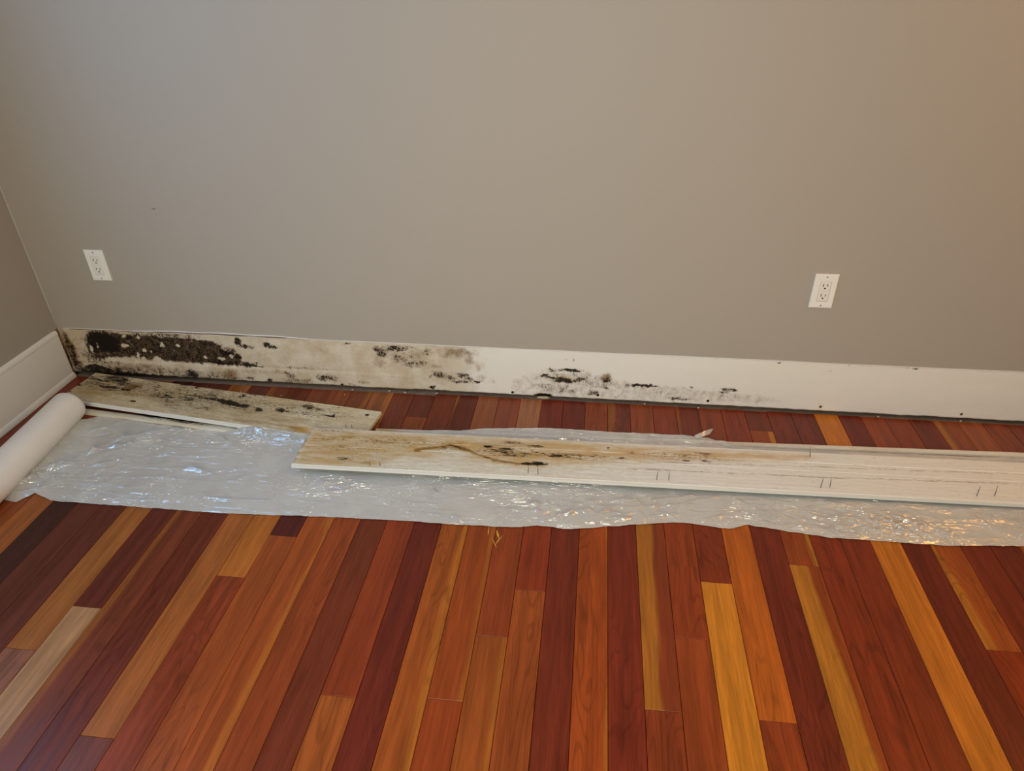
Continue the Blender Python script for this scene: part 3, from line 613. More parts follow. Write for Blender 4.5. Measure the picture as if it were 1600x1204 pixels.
def strip_fn(U, V):
    bot = STRIP_Z0 + jag(U, 3, 0.0022) + np.where(U < 1.3, jag(U, 5, 0.002), 0) + 0.010 * np.exp(-((U - 1.835) / 0.028) ** 4)
    top = PAINT_Z + jag(U, 8, 0.0012)
    Z = bot + (top - bot) * V
    M = stain_masks(U, Z, WALL_BLOBS, (), WALL_POLYS)
    dep = 0.0012 * np.clip(M[..., 0], 0, 1) + 0.0015 * np.clip(M[..., 3], 0, 1) * np.clip(pnoise(U * 60, Z * 60, 4), 0, 1)
    Y = -0.0004 + dep + 0.0006 * pnoise(U * 14, Z * 30, 2)
    # crisp paper edge running along the lower third at the left
    Y = Y - 0.0022 * ((Z < 0.070) & (U < 1.35))
    return U, Y, Z


verts, F, U, V, idx = grid_obj('drywall_strip', xs, vs, strip_fn, M_STRIP, wall_back, None)
n0 = len(verts)
low = verts[idx[:, 0]] + np.array([0, 0.0127, 0])
verts = np.vstack([verts, low])
li = n0 + np.arange(len(xs))
F2 = np.stack([idx[1:, 0], idx[:-1, 0], li[:-1], li[1:]], -1)
strip = mesh_obj('drywall_strip', verts, np.vstack([F, F2]), M_STRIP, wall_back, True)
M = stain_masks(U, verts[:n0, 2].reshape(U.shape), WALL_BLOBS, (), WALL_POLYS).reshape(-1, 4)
M = np.vstack([M, M.reshape(len(xs), -1, 4)[:, 0]])
set_mask(strip, M)
strip['label'] = 'bare white and tan strip of drywall blotched with black mould'
boxes('drywall_strip_plain', [(3.615, ROOM_X1, 0.0, 0.0127, STRIP_Z0, PAINT_Z)], M_CAULK, wall_back)

# caulk line and torn paper at the top of the strip
cx = np.arange(0.02, 3.6, 0.02)
pts = [(x, -0.0004, PAINT_Z + 0.0008 + 0.0012 * float(pnoise(np.array([x * 6.0]), np.array([0.5]), 2)[0])) for x in cx]
mesh_obj('caulk_bead', *tube_data(pts, [0.0013 + 0.0006 * math.sin(9 * x) ** 2 for x in cx], 6), M_CAULK, wall_back, True)
tx = np.arange(0.30, 0.99, 0.012)
ridge = [(x, -0.0015, PAINT_Z + 0.0015 + 0.0075 * max(0.0, math.sin(math.pi * (x - 0.30) / 0.69)) ** 0.6 + 0.001 * math.sin(31 * x)) for x in tx]
mesh_obj('caulk_lifted', *tube_data(ridge, 0.0028, 6), M_CAULK, wall_back, True)
ridge2 = [(x, -0.001, PAINT_Z + 0.0005 + 0.0025 * math.sin(math.pi * (x - 0.30) / 0.68) + 0.0008 * math.sin(43 * x)) for x in tx]
mesh_obj('torn_paper', *tube_data(ridge2, 0.0016, 5), M_TORN, wall_back, True)
ridge3 = [(x, -0.001, PAINT_Z - 0.001 + 0.001 * math.sin(57 * x)) for x in np.arange(0.05, 0.36, 0.015)]
mesh_obj('torn_paper', *tube_data(ridge3, 0.0012, 5), M_TORN, wall_back, True)


def disc_data(r, depth, n=14):
    V = [(r * math.cos(2 * math.pi * k / n), 0, r * math.sin(2 * math.pi * k / n)) for k in range(n)]
    V += [(0.72 * x, -depth, 0.72 * z) for x, _, z in V]
    F = [tuple(range(n, 2 * n))]
    F += [(k, (k + 1) % n, n + (k + 1) % n, n + k) for k in range(n)]
    return V, [f[::-1] for f in F]


for x, z in ((1.4217, 0.0262), (1.7232, 0.0222), (2.031, 0.0295), (2.4174, 0.0295)):
    o = mesh_obj('nail_hole', *disc_data(0.0052, 0.0012), M_HOLE, wall_back)
    o.location = (x, -0.0006, z)
for x, z in ((2.7998, 0.0297), (3.2607, 0.0297)):
    o = mesh_obj('screw_head', *disc_data(0.0058, 0.0016), M_BRASS, wall_back)
    o.location = (x, -0.0004, z)
    s = mesh_obj('screw_recess', *disc_data(0.0022, 0.0004, 8), M_HOLE, o)
    s.location = (0, -0.0016, 0)
mesh_obj('corner_caulk', *tube_data([(0.0006, -0.0006, z) for z in np.linspace(0.2, ROOM_H, 24)], 0.0022, 6), simple('corner_caulk_paint', seen(176, 164, 146), 0.5, 0.4, bump=0.1), wall_back, True)
o = mesh_obj('scuff_mark', *disc_data(0.006, 0.0006), simple('scuff', seen(128, 116, 100), 0.8, 0.2, bump=0.1), wall_back)
o.location = (0.530, 0.0, 0.672)
o.scale = (1.3, 1, 0.45)

# ---- stub of mouldy wall between the left baseboard and the corner
ys = np.linspace(-0.030, 0.0, 8)
zs = np.linspace(0.0, PAINT_Z, 40)
Us, Vs = np.meshgrid(ys, zs, indexing='ij')
vv = np.stack([np.full(Us.shape, 0.0012) + 0.0006 * pnoise(Us * 90, Vs * 60, 6), Us, Vs], -1).reshape(-1, 3)
ii = np.arange(len(vv)).reshape(Us.shape)
stub = mesh_obj('drywall_stub', vv, np.stack([ii[:-1, :-1], ii[1:, :-1], ii[1:, 1:], ii[:-1, 1:]], -1).reshape(-1, 4)[:, ::-1], M_STRIP, wall_left, True)
Ms = np.zeros(Us.shape + (4,))
Ms[..., 1] = 0.75
Ms[..., 0] = 0.34 + 0.2 * np.exp(-((Vs - 0.06) / 0.06) ** 2)
set_mask(stub, Ms)

# ---- painted baseboard on the left wall
prof = [(0.0, 0.0), (0.026, 0.0), (0.026, 0.006), (0.023, 0.013), (0.017, 0.019), (0.0125, 0.021), (0.0125, 0.1785), (0.0065, 0.1797), (0.0065, 0.1812), (0.0145, 0.1825), (0.0145, 0.1905), (0.011, 0.196), (0.004, 0.201), (0.0, 0.202)]
y_end = -0.018
SC = 0.62   # the trim stands only a little proud of the wall
V, F = [], []
ysb = [y_end, -0.3, -0.8, -1.6, -3.0, ROOM_Y0]
for y in ysb:
    V += [(x * SC, y, z - 0.0) for x, z in prof]
k = len(prof)
for a in range(len(ysb) - 1):
    for b in range(k - 1):
        F.append((a * k + b, a * k + b + 1, (a + 1) * k + b + 1, (a + 1) * k + b))
F.append(tuple(range(k))[::-1])
struct(mesh_obj('baseboard_left', V, F, M_TRIM))

# ------------------------------------------------------------------ floor boards
BX = {-18: 0.6493, -17: 0.7294, -16: 0.8072, -15: 0.8879, -14: 0.9672, -13: 1.0443, -12: 1.1236, -10: 1.2827, -9: 1.3614, -8: 1.4386, -7: 1.5194, -6: 1.5980, -5: 1.6752, -4: 1.7547, -3: 1.8318, -2: 1.9105, -1: 1.9890, 0: 2.0681, 1: 2.1467, 2: 2.2256, 3: 2.3061, 4: 2.3848, 5: 2.4637, 6: 2.5442, 7: 2.6217, 8: 2.7031, 9: 2.7824, 10: 2.8628}
pitch = 0.0789


def bx(i):
    if i in BX:
        return BX[i]
    return 2.0701 + pitch * i


# colours as they look in the photograph's light, pieces from the wall towards the camera: (end y, colour, sap)
DK, DR, MD, MO, OR, YE, TN = (84, 32, 17), (104, 38, 17), (118, 46, 18), (130, 58, 20), (142, 70, 22), (172, 102, 27), (166, 120, 72)
S0 = None
FAR = -2.6
COLS = {
    -27: [(-1.0, DR, S0), (FAR, MD, S0)], -26: [(-0.8, DR, S0), (FAR, MD, S0)], -25: [(-1.1, MD, S0), (FAR, DR, S0)],
    -24: [(-0.5, MD, S0), (FAR, (112, 50, 22), S0)], -23: [(FAR, (122, 60, 26), S0)], -22: [(-1.3, (140, 74, 30), S0), (FAR, MD, S0)],
    -21: [(FAR, (56, 26, 18), S0)], -20: [(FAR, (82, 38, 24), S0)], -19: [(FAR, (84, 38, 24), S0)],
    -18: [(-1.1932, (140, 80, 34), S0), (FAR, (120, 72, 48), S0)],
    -17: [(-1.0611, (84, 34, 20), S0), (FAR, (150, 106, 66), S0)],
    -16: [(FAR, (100, 44, 22), (-0.022, -1, 0.3))], -15: [(FAR, (92, 36, 18), S0)],
    -14: [(-0.45, (112, 50, 24), S0), (-1.3765, (140, 76, 30), S0), (FAR, (102, 50, 32), S0)],
    -13: [(-0.5, (120, 58, 28), S0), (-0.9269, (152, 84, 28), S0), (FAR, (118, 48, 20), S0)],
    -12: [(-0.5, (106, 50, 24), (0.02, 1, 0.3)), (-0.7693, (72, 24, 16), S0), (FAR, (134, 62, 22), S0)],
    -11: [(-0.3, (128, 70, 36), (0.015, 1, 0.25)), (FAR, (136, 62, 21), (0.022, 1, 0.35))],
    -10: [(-0.3, (100, 42, 22), S0), (FAR, (126, 54, 19), S0)],
    -9: [(-0.1578, (88, 34, 20), S0), (-0.42, (120, 56, 24), S0), (FAR, (100, 40, 17), S0)],
    -8: [(-0.36, (98, 40, 20), S0), (-1.2309, (120, 47, 17), S0), (FAR, (142, 70, 23), S0)],
    -7: [(-0.4, (86, 32, 18), (-0.026, -1, 0.45)), (FAR, (94, 31, 15), S0)],
    -6: [(-0.35, (122, 62, 30), S0), (FAR, (138, 66, 19), (0.026, 1, 0.45))],
    -5: [(-0.5, (116, 50, 25), S0), (-1.2146, (130, 56, 16), (0.022, 1, 0.3)), (FAR, (132, 54, 16), S0)],
    -4: [(-0.4, (132, 80, 46), S0), (-1.0404, (122, 50, 17), S0), (FAR, (134, 64, 19), (0.02, 1, 0.4))],
    -3: [(-0.3, (98, 35, 19), S0), (-0.8912, (118, 42, 15), S0), (FAR, (134, 61, 20), S0)],
    -2: [(-0.45, (92, 32, 18), S0), (FAR, (101, 35, 15), S0)],
    -1: [(-0.45, (116, 50, 22), S0), (FAR, (138, 58, 16), (0.035, 1, 0.6))],
    0: [(-0.5, (96, 38, 20), (-0.02, -1, 0.3)), (FAR, (105, 35, 15), S0)],
    1: [(-0.4, (122, 54, 23), S0), (-1.1892, (114, 46, 18), (0.006, -1, 0.75)), (FAR, (120, 48, 18), S0)],
    2: [(-0.35, (112, 44, 21), S0), (-0.7673, (122, 48, 17), S0), (-0.9956, (126, 50, 17), S0), (FAR, (128, 54, 18), S0)],
    3: [(-0.35, (100, 38, 19), (-0.03, -1, 0.3)), (-0.8158, (113, 42, 15), S0), (FAR, (178, 106, 27), S0)],
    4: [(-0.4, (112, 47, 22), S0), (-1.188, (160, 78, 20), S0), (FAR, (128, 52, 18), S0)],
    5: [(-0.35, (112, 42, 20), S0), (FAR, (97, 33, 15), S0)],
    6: [(-0.1247, (94, 36, 20), S0), (-0.7315, (126, 54, 17), (0.022, 1, 0.9)), (FAR, (126, 54, 17), (0.012, -1, 1.0))],
    7: [(-0.3, (100, 36, 19), S0), (FAR, (112, 40, 15), S0)],
    8: [(-0.35, (94, 34, 19), S0), (FAR, (108, 39, 15), S0)],
    9: [(FAR, (166, 92, 24), S0)],
    10: [(FAR, (90, 29, 13), S0)],
    11: [(-0.3, (118, 50, 20), S0), (-0.9543, (134, 62, 18), (-0.022, -1, 0.8)), (FAR, (120, 41, 13), S0)],
    12: [(-0.3, (108, 44, 19), S0), (-0.96, (100, 34, 14), S0), (FAR, (150, 78, 22), S0)],
    13: [(FAR, (92, 32, 14), S0)],
    14: [(-0.4, (116, 54, 22), (-0.012, -1, 0.55)), (FAR, (140, 70, 22), S0)],
    15: [(-0.5, (124, 60, 27), S0), (FAR, MD, S0)], 16: [(-0.6, (110, 48, 22), S0), (FAR, MO, S0)],
    17: [(FAR, (98, 40, 19), S0)], 18: [(FAR, DR, S0)],
}
fill = [DR, MD, MO, DK, OR, MD, DR]
for i in range(19, 33):
    COLS[i] = [(-0.5 - 0.13 * (i * 5 % 7), fill[i % 7], S0), (FAR, fill[(i * 3 + 1) % 7], S0)]

GAP = 0.0005
for i, pieces in sorted(COLS.items()):
    x0, x1 = bx(i) + GAP, bx(i + 1) - GAP
    if i == 32:
        x1 = ROOM_X1
    xc, w = (x0 + x1) / 2, (x1 - x0) / 2
    y = -0.004 - (0.010 if i < -8 else 0.0) + random.uniform(-0.002, 0.002)
    for y1, colr, sap in pieces:
        ya, yb = y, y1 + GAP
        h = (ya - yb) / 2
        lift = random.uniform(-0.0002, 0.0002)
        v, f = chamfer_box_data(-w, w, -h, h, -0.019, 0.0, 0.0009)
        o = mesh_obj('plank', v, f, M_WOOD, floor)
        o.location = (xc, (ya + yb) / 2, lift - 0.0002)
        o.color = (*seen(*colr, k=1.2), 1)
        o['sap'] = [float(t) for t in (sap or (0.0, 1.0, 0.0))]
        y = y1
# rest of the floor behind the camera
o = mesh_obj('plank_field', *box_data(-0.06, ROOM_X1, ROOM_Y0, FAR, -0.019, -0.0004), M_WOOD, floor)
o.color = (*seen(122, 50, 18), 1)
o['sap'] = [0.0, 1.0, 0.0]
o['kind'] = 'stuff'


# pale scratches in the finish of two boards
M_SCRATCH = simple('scratched_wood', seen(206, 150, 60), 0.7, 0.2, bump=0.3, vary=0.25, vscale=60)
for sx_, sy_, sw_, sl_, sr_ in ((1.7345, -0.690, 0.0016, 0.020, 0.05), (1.762, -0.700, 0.0030, 0.018, 0.3), (1.768, -0.722, 0.0018, 0.020, -0.4), (1.757, -0.735, 0.0012, 0.022, 0.45)):
    q = [(-sw_, 0), (-0.3 * sw_, sl_), (0.5 * sw_, 0.7 * sl_), (sw_, -0.2 * sl_), (0.2 * sw_, -sl_), (-0.6 * sw_, -0.6 * sl_)]
    v = [(a, b, 0) for a, b in q] + [(a * 0.7, b * 0.8, 0.0004) for a, b in q]
    f = [tuple(range(6, 12))] + [(k, (k + 1) % 6, 6 + (k + 1) % 6, 6 + k) for k in range(6)]
    o = mesh_obj('scratch', v, [g[::-1] for g in f], M_SCRATCH, floor)
    o.location = (sx_, sy_, -0.0001)
    o.rotation_euler = (0, 0, sr_)


# ------------------------------------------------------------------ outlets
def wall_box(x0, x1, z0, z1, y, d, c):
    """chamfered box standing proud of the wall by d, at wall depth y"""
    v, f = chamfer_box_data(x0, x1, z0, z1, 0, d, c)
    return [(a, y - h, b) for a, b, h in v], [q[::1] for q in f]


def make_outlet(x, z, label):
    t = empty('power_outlet', (x, 0, z))
    tag(t, label, 'outlet', 'power outlets on the taupe wall')
    W, H = 0.0705, 0.1145
    a, b = 0.0172, 0.0342
    # cover plate: four-sided frame round the receptacle opening
    outer0 = [(-W / 2, -H / 2), (W / 2, -H / 2), (W / 2, H / 2), (-W / 2, H / 2)]
    c = 0.0022
    outer1 = [(sx * (W / 2 - c), sz * (H / 2 - c)) for sx, sz in ((-1, -1), (1, -1), (1, 1), (-1, 1))]
    inner = [(sx * a, sz * b) for sx, sz in ((-1, -1), (1, -1), (1, 1), (-1, 1))]
    V = [(p[0], 0, p[1]) for p in outer0] + [(p[0], -0.0035, p[1]) for p in outer0] + [(p[0], -0.0058, p[1]) for p in outer1] + [(p[0], -0.0058, p[1]) for p in inner] + [(p[0], -0.001, p[1]) for p in inner]
    F = []
    for r in range(4):
        for j in range(4):
            F.append((r * 4 + j, r * 4 + (j + 1) % 4, r * 4 + 4 + (j + 1) % 4, r * 4 + 4 + j))
    mesh_obj('cover_plate', V, F, M_PLATE, t)
    v, f = wall_box(-a + 0.0007, a - 0.0007, -b + 0.0007, b - 0.0007, 0, 0.0064, 0.001)
    rec = mesh_obj('receptacle', v, f, M_INSERT, t)
    for s in (1, -1):
        zc = s * 0.0168 + 0.004
        for dx, hh in ((-0.0064, 0.0046), (0.0064, 0.0037)):
            v, f = wall_box(dx - 0.0011, dx + 0.0011, zc - hh, zc + hh, -0.0062, 0.0004, 0.0001)
            mesh_obj('slot', v, f, M_SLOT, rec)
        n = 12
        ring = [(0.0027 * math.cos(2 * math.pi * k / n), 0.0027 * max(-0.6, math.sin(2 * math.pi * k / n)) + zc - 0.0105) for k in range(n)]
        V = [(q[0], -0.0062, q[1]) for q in ring] + [(q[0], -0.0067, q[1]) for q in ring]
        F = [tuple(range(n, 2 * n))] + [(k, (k + 1) % n, n + (k + 1) % n, n + k) for k in range(n)]
        mesh_obj('ground_hole', V, F, M_SLOT, rec)
    for s in (1, -1):
        o = mesh_obj('screw', *disc_data(0.0031, 0.0009), M_SCREWP, t)
        o.location = (0, -0.0056, s * 0.0483)
        k = boxes('screw_slot', [(-0.0022, 0.0022, -0.0011, -0.0009, -0.0004, 0.0004)], M_SLOT, o)
    return t


make_outlet(0.2583, 0.4636, 'white power outlet nearest the left corner of the wall, above the black mould')
make_outlet(2.7152, 0.4636, 'white power outlet on the right, above the clean white drywall strip')


# ------------------------------------------------------------------ removed baseboards lying on the floor
def nail_obj(parent, base, lean, h, mat, r=0.0011):
    pts = [(base[0], base[1], base[2] - 0.006), (base[0] + lean * 0.5, base[1], base[2] + h * 0.5), (base[0] + lean, base[1], base[2] + h)]
    return mesh_obj('nail', *tube_data(pts, [r, r, r * 0.5], 6), mat, parent)


def make_board(name, o2, d2, length, prof, zt0, zt1, blobs, lines, mat, thick, seed, relief, du=0.0045, polys=()):
    """a board lying back side up; prof(V) -> drop below the top face across the width; u along, v across"""
    rz = math.atan2(d2[1], d2[0])
    t = empty(name, (o2[0], o2[1], 0), rz)
    us = np.linspace(0, length, int(length / du) + 1)
    vs = np.array(sorted(set(np.round(np.linspace(0, prof[-1][0], 46), 5)) | {round(a, 5) for a, _ in prof}))
    U, V = np.meshgrid(us, vs, indexing='ij')
    M = stain_masks(U, V, blobs, lines, polys, 0.6)
    drop = np.interp(V, [a for a, _ in prof], [b for _, b in prof])
    zt = zt0 + (zt1 - zt0) * U / length
    K = np.clip(M[..., 0], 0, 1)
    Z = zt - drop - relief * K * (0.5 + 0.5 * pnoise(U * 25, V * 120, seed)) + relief * 0.25 * pnoise(U * 12, V * 90, seed + 2) * (drop < 1e-4)
    ragged = 0.002 * pnoise(V * 60, V * 0, seed + 5) + 0.001 * pnoise(V * 190, V * 0, seed + 6)
    Ux = U + np.where(U == 0, ragged, 0) + np.where(U == length, ragged * 0.5, 0)
    verts = np.stack([Ux, -V, Z], -1).reshape(-1, 3)
    i = np.arange(U.size).reshape(U.shape)
    F = [np.stack([i[:-1, :-1], i[:-1, 1:], i[1:, 1:], i[1:, :-1]], -1).reshape(-1, 4)]
    # skirt down to the underside
    loop = np.concatenate([i[:, 0], i[-1, 1:], i[:-1, -1][::-1], i[0, 1:-1][::-1]])
    lowv = verts[loop].copy()
    lowv[:, 2] = (zt0 + (zt1 - zt0) * lowv[:, 0] / length) - thick
    n0 = len(verts)
    k = len(loop)
    j = n0 + np.arange(k)
    F.append(np.stack([loop, np.roll(loop, -1), np.roll(j, -1), j], -1)[:, ::-1] * 1)
    verts = np.vstack([verts, lowv])
    faces = [tuple(q) for q in np.vstack(F)]
    faces.append(tuple(j))
    o = mesh_obj('board', verts, faces, mat, t, False)
    sm = [True] * (len(faces) - 1) + [False]
    Ms = np.vstack([M.reshape(-1, 4), np.zeros((k, 4))])
    Ms[n0:, 1] = np.where(lowv[:, 0] < 0.006, 0.55, 0.0)
    set_mask(o, Ms)
    # the painted show face wraps round the front edge
    pt = np.concatenate([(V > prof[-1][0] - 0.0055).astype(np.float32).ravel(), (-lowv[:, 1] > prof[-1][0] - 0.003).astype(np.float32)])
    o.data.attributes.new('paint', 'FLOAT', 'POINT').data.foreach_set('value', np.ascontiguousarray(pt, dtype=np.float32))
    return t, o, M


A_LEN = 1.170
board_a, oa, _ = make_board('baseboard_plank', (0.12100, -0.03900), (0.99317, -0.11670), A_LEN, [(0.0, 0.0), (0.1795, 0.0), (0.1805, 0.0018), (0.1845, 0.003)], 0.036, 0.026, BOARD_A_BLOBS, BOARD_A_LINES, M_BOARD_A, 0.0125, 11, 0.0022)
tag(board_a, 'short baseboard plank speckled with black mould, lying back side up beside the plastic roll', 'board', 'removed baseboard planks')
for (u, v), (dx, h) in NAILS_A:
    nail_obj(board_a, (u, -v, 0.036 - 0.010 * u / A_LEN), dx, h, M_NAILPALE if h > 0.02 else M_NAIL)

B_LEN = 2.95
board_b, ob, _ = make_board('baseboard_plank', (1.08400, -0.31400), (0.99962, 0.02744), B_LEN,
                            [(0.0, 0.0), (0.050, 0.0), (0.0515, 0.0022), (0.0535, 0.0022), (0.055, 0.0003), (0.092, 0.0003), (0.0935, 0.0026), (0.096, 0.0026), (0.0975, 0.0), (0.1905, 0.0), (0.1915, 0.0018), (0.1965, 0.003)],
                            0.042, 0.0185, BOARD_B_BLOBS, BOARD_B_LINES, M_BOARD_B, 0.012, 21, 0.0025, polys=BOARD_B_POLYS)
tag(board_b, 'long cream baseboard plank with brown water stain lying back side up on the plastic sheet', 'board', 'removed baseboard planks')
for (u, v), (dx, h) in NAILS_B:
    nail_obj(board_b, (u, -v, 0.042 - 0.0235 * u / B_LEN), dx, h, M_NAIL)


def make_strip(name, p0, p1, w, h, label, blobs, z0=0.0, curve=0.0):
    d = Vector((p1[0] - p0[0], p1[1] - p0[1], 0))
    Ln = d.length
    prof = [(0, 0), (0, h), (w * 0.35, h), (w * 0.7, h * 0.86), (w * 0.92, h * 0.55), (w, h * 0.15), (w, 0)]
    us = np.linspace(0, Ln, int(Ln / 0.012) + 2)
    V, Ms = [], []
    for u in us:
        bow = curve * math.sin(math.pi * u / Ln)
        for a, b in prof:
            V.append((u, -a + bow, b + z0))
    k = len(prof)
    F = []
    for a in range(len(us) - 1):
        for b in range(k):
            F.append((a * k + b, (a + 1) * k + b, (a + 1) * k + (b + 1) % k, a * k + (b + 1) % k))
    F += [tuple(range(k)), tuple((len(us) - 1) * k + b for b in range(k))[::-1]]
    o = mesh_obj(name, V, [f[::-1] for f in F], M_MOULDING)
    UU = np.array([q[0] for q in V])
    VV = np.array([-q[1] for q in V])
    set_mask(o, stain_masks(UU, VV, blobs))
    o.location = (p0[0], p0[1], 0)
    o.rotation_euler = (0, 0, math.atan2(d.y, d.x))
    tag(o, label, 'moulding', 'thin moulding strips pried off the wall')
    return o


make_strip('moulding_strip', (0.185, -0.2340), (0.80, -0.2945), 0.024, 0.009, 'thin white moulding strip poking out from under the mouldy short board by the roll',
           [(0.42, 0.004, 0.10, 0.007, 0.75, 0), (0.30, 0.002, 0.10, 0.006, 0.5, 3), (0.15, 0.0, 0.15, 0.008, 0.4, 1)])
D0, D1 = (1.285, -0.2555), (3.95, -0.160)
make_strip('moulding_strip', D0, D1, 0.014, 0.012, 'long thin cream moulding strip along the back edge of the plastic sheet', [(0.02, 0.0, 0.06, 0.02, 0.7, 2), (1.1, 0.004, 0.4, 0.006, 0.3, 2)])

# ------------------------------------------------------------------ plastic sheeting and its roll
plastic = empty('plastic_sheeting', (0.19, -0.49, 0))
tag(plastic, 'milky plastic sheeting with its roll, spread over the floor under the long board', 'plastic sheet')


def at_parent(o):
    o.parent = plastic
    o.location = -plastic.location
    return o


# the roll
ra, rb = Vector((0.1993, -0.288, 0.0)), Vector((0.2495, -0.812, 0.0))
R = 0.056
ax = (rb - ra).normalized()
side = Vector((-ax.y, ax.x, 0))
n, V, F = 56, [], []
stations = [(0.0, 0.70), (0.0, 0.93), (0.004, 0.985), (0.012, 1.0)] + [(s, 1.0) for s in np.linspace(0.06, 0.46, 9)] + [(0.510, 1.0), (0.518, 0.985), (0.5225, 0.93), (0.5225, 0.70)]
for s, q in stations:
    for k in range(n):
        w = 2 * math.pi * k / n
        rr = R * q * (1 + 0.012 * math.sin(2 * w + 3 * s) + 0.006 * math.sin(3 * w - 8 * s))
        c = ra + ax * s + Vector((0, 0, R + 0.001))
        V.append(c + side * (rr * math.cos(w)) + Vector((0, 0, rr * math.sin(w))))
for a in range(len(stations) - 1):
    for k in range(n):
        F.append((a * n + k, a * n + (k + 1) % n, (a + 1) * n + (k + 1) % n, (a + 1) * n + k))
roll = at_parent(mesh_obj('roll', V, F, M_ROLL, None, True))
V, F = [], []
for s, q in [(-0.004, 0.44), (-0.004, 0.36), (0.5265, 0.36), (0.5265, 0.44), (0.3, 0.72), (0.0, 0.72)]:
    for k in range(24):
        w = 2 * math.pi * k / 24
        V.append(ra + ax * s + Vector((0, 0, R + 0.001)) + side * (R * q * math.cos(w)) + Vector((0, 0, R * q * math.sin(w))))
for a in range(3):
    for k in range(24):
        F.append((a * 24 + k, a * 24 + (k + 1) % 24, (a + 1) * 24 + (k + 1) % 24, (a + 1) * 24 + k))
core = mesh_obj('cardboard_core', V[:96], F, M_CARD, None, True)
at_parent(core)


# the unrolled sheet
def yD(x):
    return D0[1] + (D1[1] - D0[1]) * (x - D0[0]) / (D1[0] - D0[0])


fx = np.array([a for a, _ in SHEET_FRONT] + [3.55])
fy = np.array([b for _, b in SHEET_FRONT] + [SHEET_FRONT[-1][1] + 0.01])
bxk = np.array([0.15, 0.24, 0.275, 0.45, 0.66, 0.83, 1.07, 1.255, 1.31, 1.42, 1.52, 1.65, 1.874, 2.1, 2.324, 2.40, 2.47, 2.6, 2.7, 2.9, 3.1, 3.2, 3.32, 3.55])
byk = np.array([-0.300, -0.288, -0.268, -0.288, -0.3085, -0.3065, -0.3375, -0.362, yD(1.31) - 0.024, yD(1.42) - 0.016, -0.240, -0.205, -0.180, -0.184, -0.177, -0.186, yD(2.47) - 0.006, yD(2.6) - 0.010, yD(2.7) - 0.0145, yD(2.9) - 0.015, yD(3.1) - 0.017, yD(3.2) - 0.019, yD(3.32) - 0.015, yD(3.55) - 0.015])
sx = np.arange(0.205, 3.55, 0.0034)
st = np.linspace(0, 1, 200)
S, Tt = np.meshgrid(sx, st, indexing='ij')
yb_ = np.interp(S, bxk, byk) + 0.002 * pnoise(S * 30, S * 0, 9)
yf_ = np.interp(S, fx, fy) + 0.0022 * pnoise(S * 26, S * 0, 12) + 0.001 * pnoise(S * 80, S * 0, 13)
Yy = yb_ + (yf_ - yb_) * Tt
edge = np.minimum(Tt, 1 - Tt)
env = np.clip(edge / 0.06, 0, 1)
crump = np.exp(-((S - 2.0) / 0.25) ** 2 - ((Yy + 0.60) / 0.06) ** 2) + np.exp(-((S - 2.9) / 0.16) ** 2 - ((Yy + 0.56) / 0.06) ** 2) + 0.7 * np.exp(-((S - 2.62) / 0.22) ** 2 - ((Yy + 0.56) / 0.08) ** 2) + 0.8 * np.exp(-((S - 2.25) / 0.3) ** 2 - ((Yy + 0.22) / 0.05) ** 2) + 0.5 * np.exp(-((S - 0.45) / 0.2) ** 2 - ((Yy + 0.62) / 0.1) ** 2)
wx = S + 0.03 * pnoise(S * 5, Yy * 9, 31)
wy = Yy + 0.02 * pnoise(S * 4, Yy * 7, 32)
h = 0.0045 + 0.0030 * pnoise(S * 1.3, wy * 5, 21) + 0.0006 * pnoise(S * 3.0, wy * 20, 22) + 0.0001 * pnoise(S * 11, wy * 60, 23)
rg = 1 - np.abs(pnoise(wx * 3.2, wy * 22, 24))
h += 0.0016 * np.clip(rg - 0.80, 0, 1) / 0.20
rg2 = 1 - np.abs(pnoise(wx * 20, wy * 34, 25))
h += crump * (0.0065 * np.clip(rg2 - 0.55, 0, 1) / 0.45 + 0.0024 * pnoise(wx * 45, wy * 60, 26))
for pts, s in SHEET_RIDGES:
    d = seg_dist(S + 0.004 * pnoise(S * 40, Yy * 40, 27), Yy, pts)
    h += s * np.where(S < 0.8, 1.35, 1.0) * 0.0085 * np.exp(-np.abs(d / 0.0056) ** 1.3) * (0.65 + 0.6 * pnoise(S * 30, Yy * 30, 29))
h = np.maximum(h, 0.0012)
h = 0.0012 + (h - 0.0012) * (0.25 + 0.75 * env)
# it climbs on to the roll at the left
h += 0.012 * np.exp(-((S - 0.235 - 0.09 * (-Yy - 0.3)) / 0.03) ** 2) * env
# it laps against the front edge of the short board
lap = np.clip((S - 0.76) / 0.12, 0, 1) * np.clip((1.10 - S) / 0.03, 0, 1)
h += 0.0305 * lap * np.exp(-((Yy - yb_) / 0.024) ** 2) * (1 + 0.22 * pnoise(S * 17, Yy * 30, 41) + 0.1 * pnoise(S * 50, Yy * 50, 42))
# it rides over the long moulding strip
dd = Yy - (yD(S) - 0.007)
over = np.clip((S - 1.32) / 0.05, 0, 1) * np.clip((2.50 - S) / 0.06, 0, 1)
h = np.maximum(h, over * (0.0145 * np.exp(-(np.abs(dd) / 0.017) ** 3) + 0.0008) + 0.002 * pnoise(S * 14, Yy * 40, 28) * over * np.exp(-(dd / 0.03) ** 2))
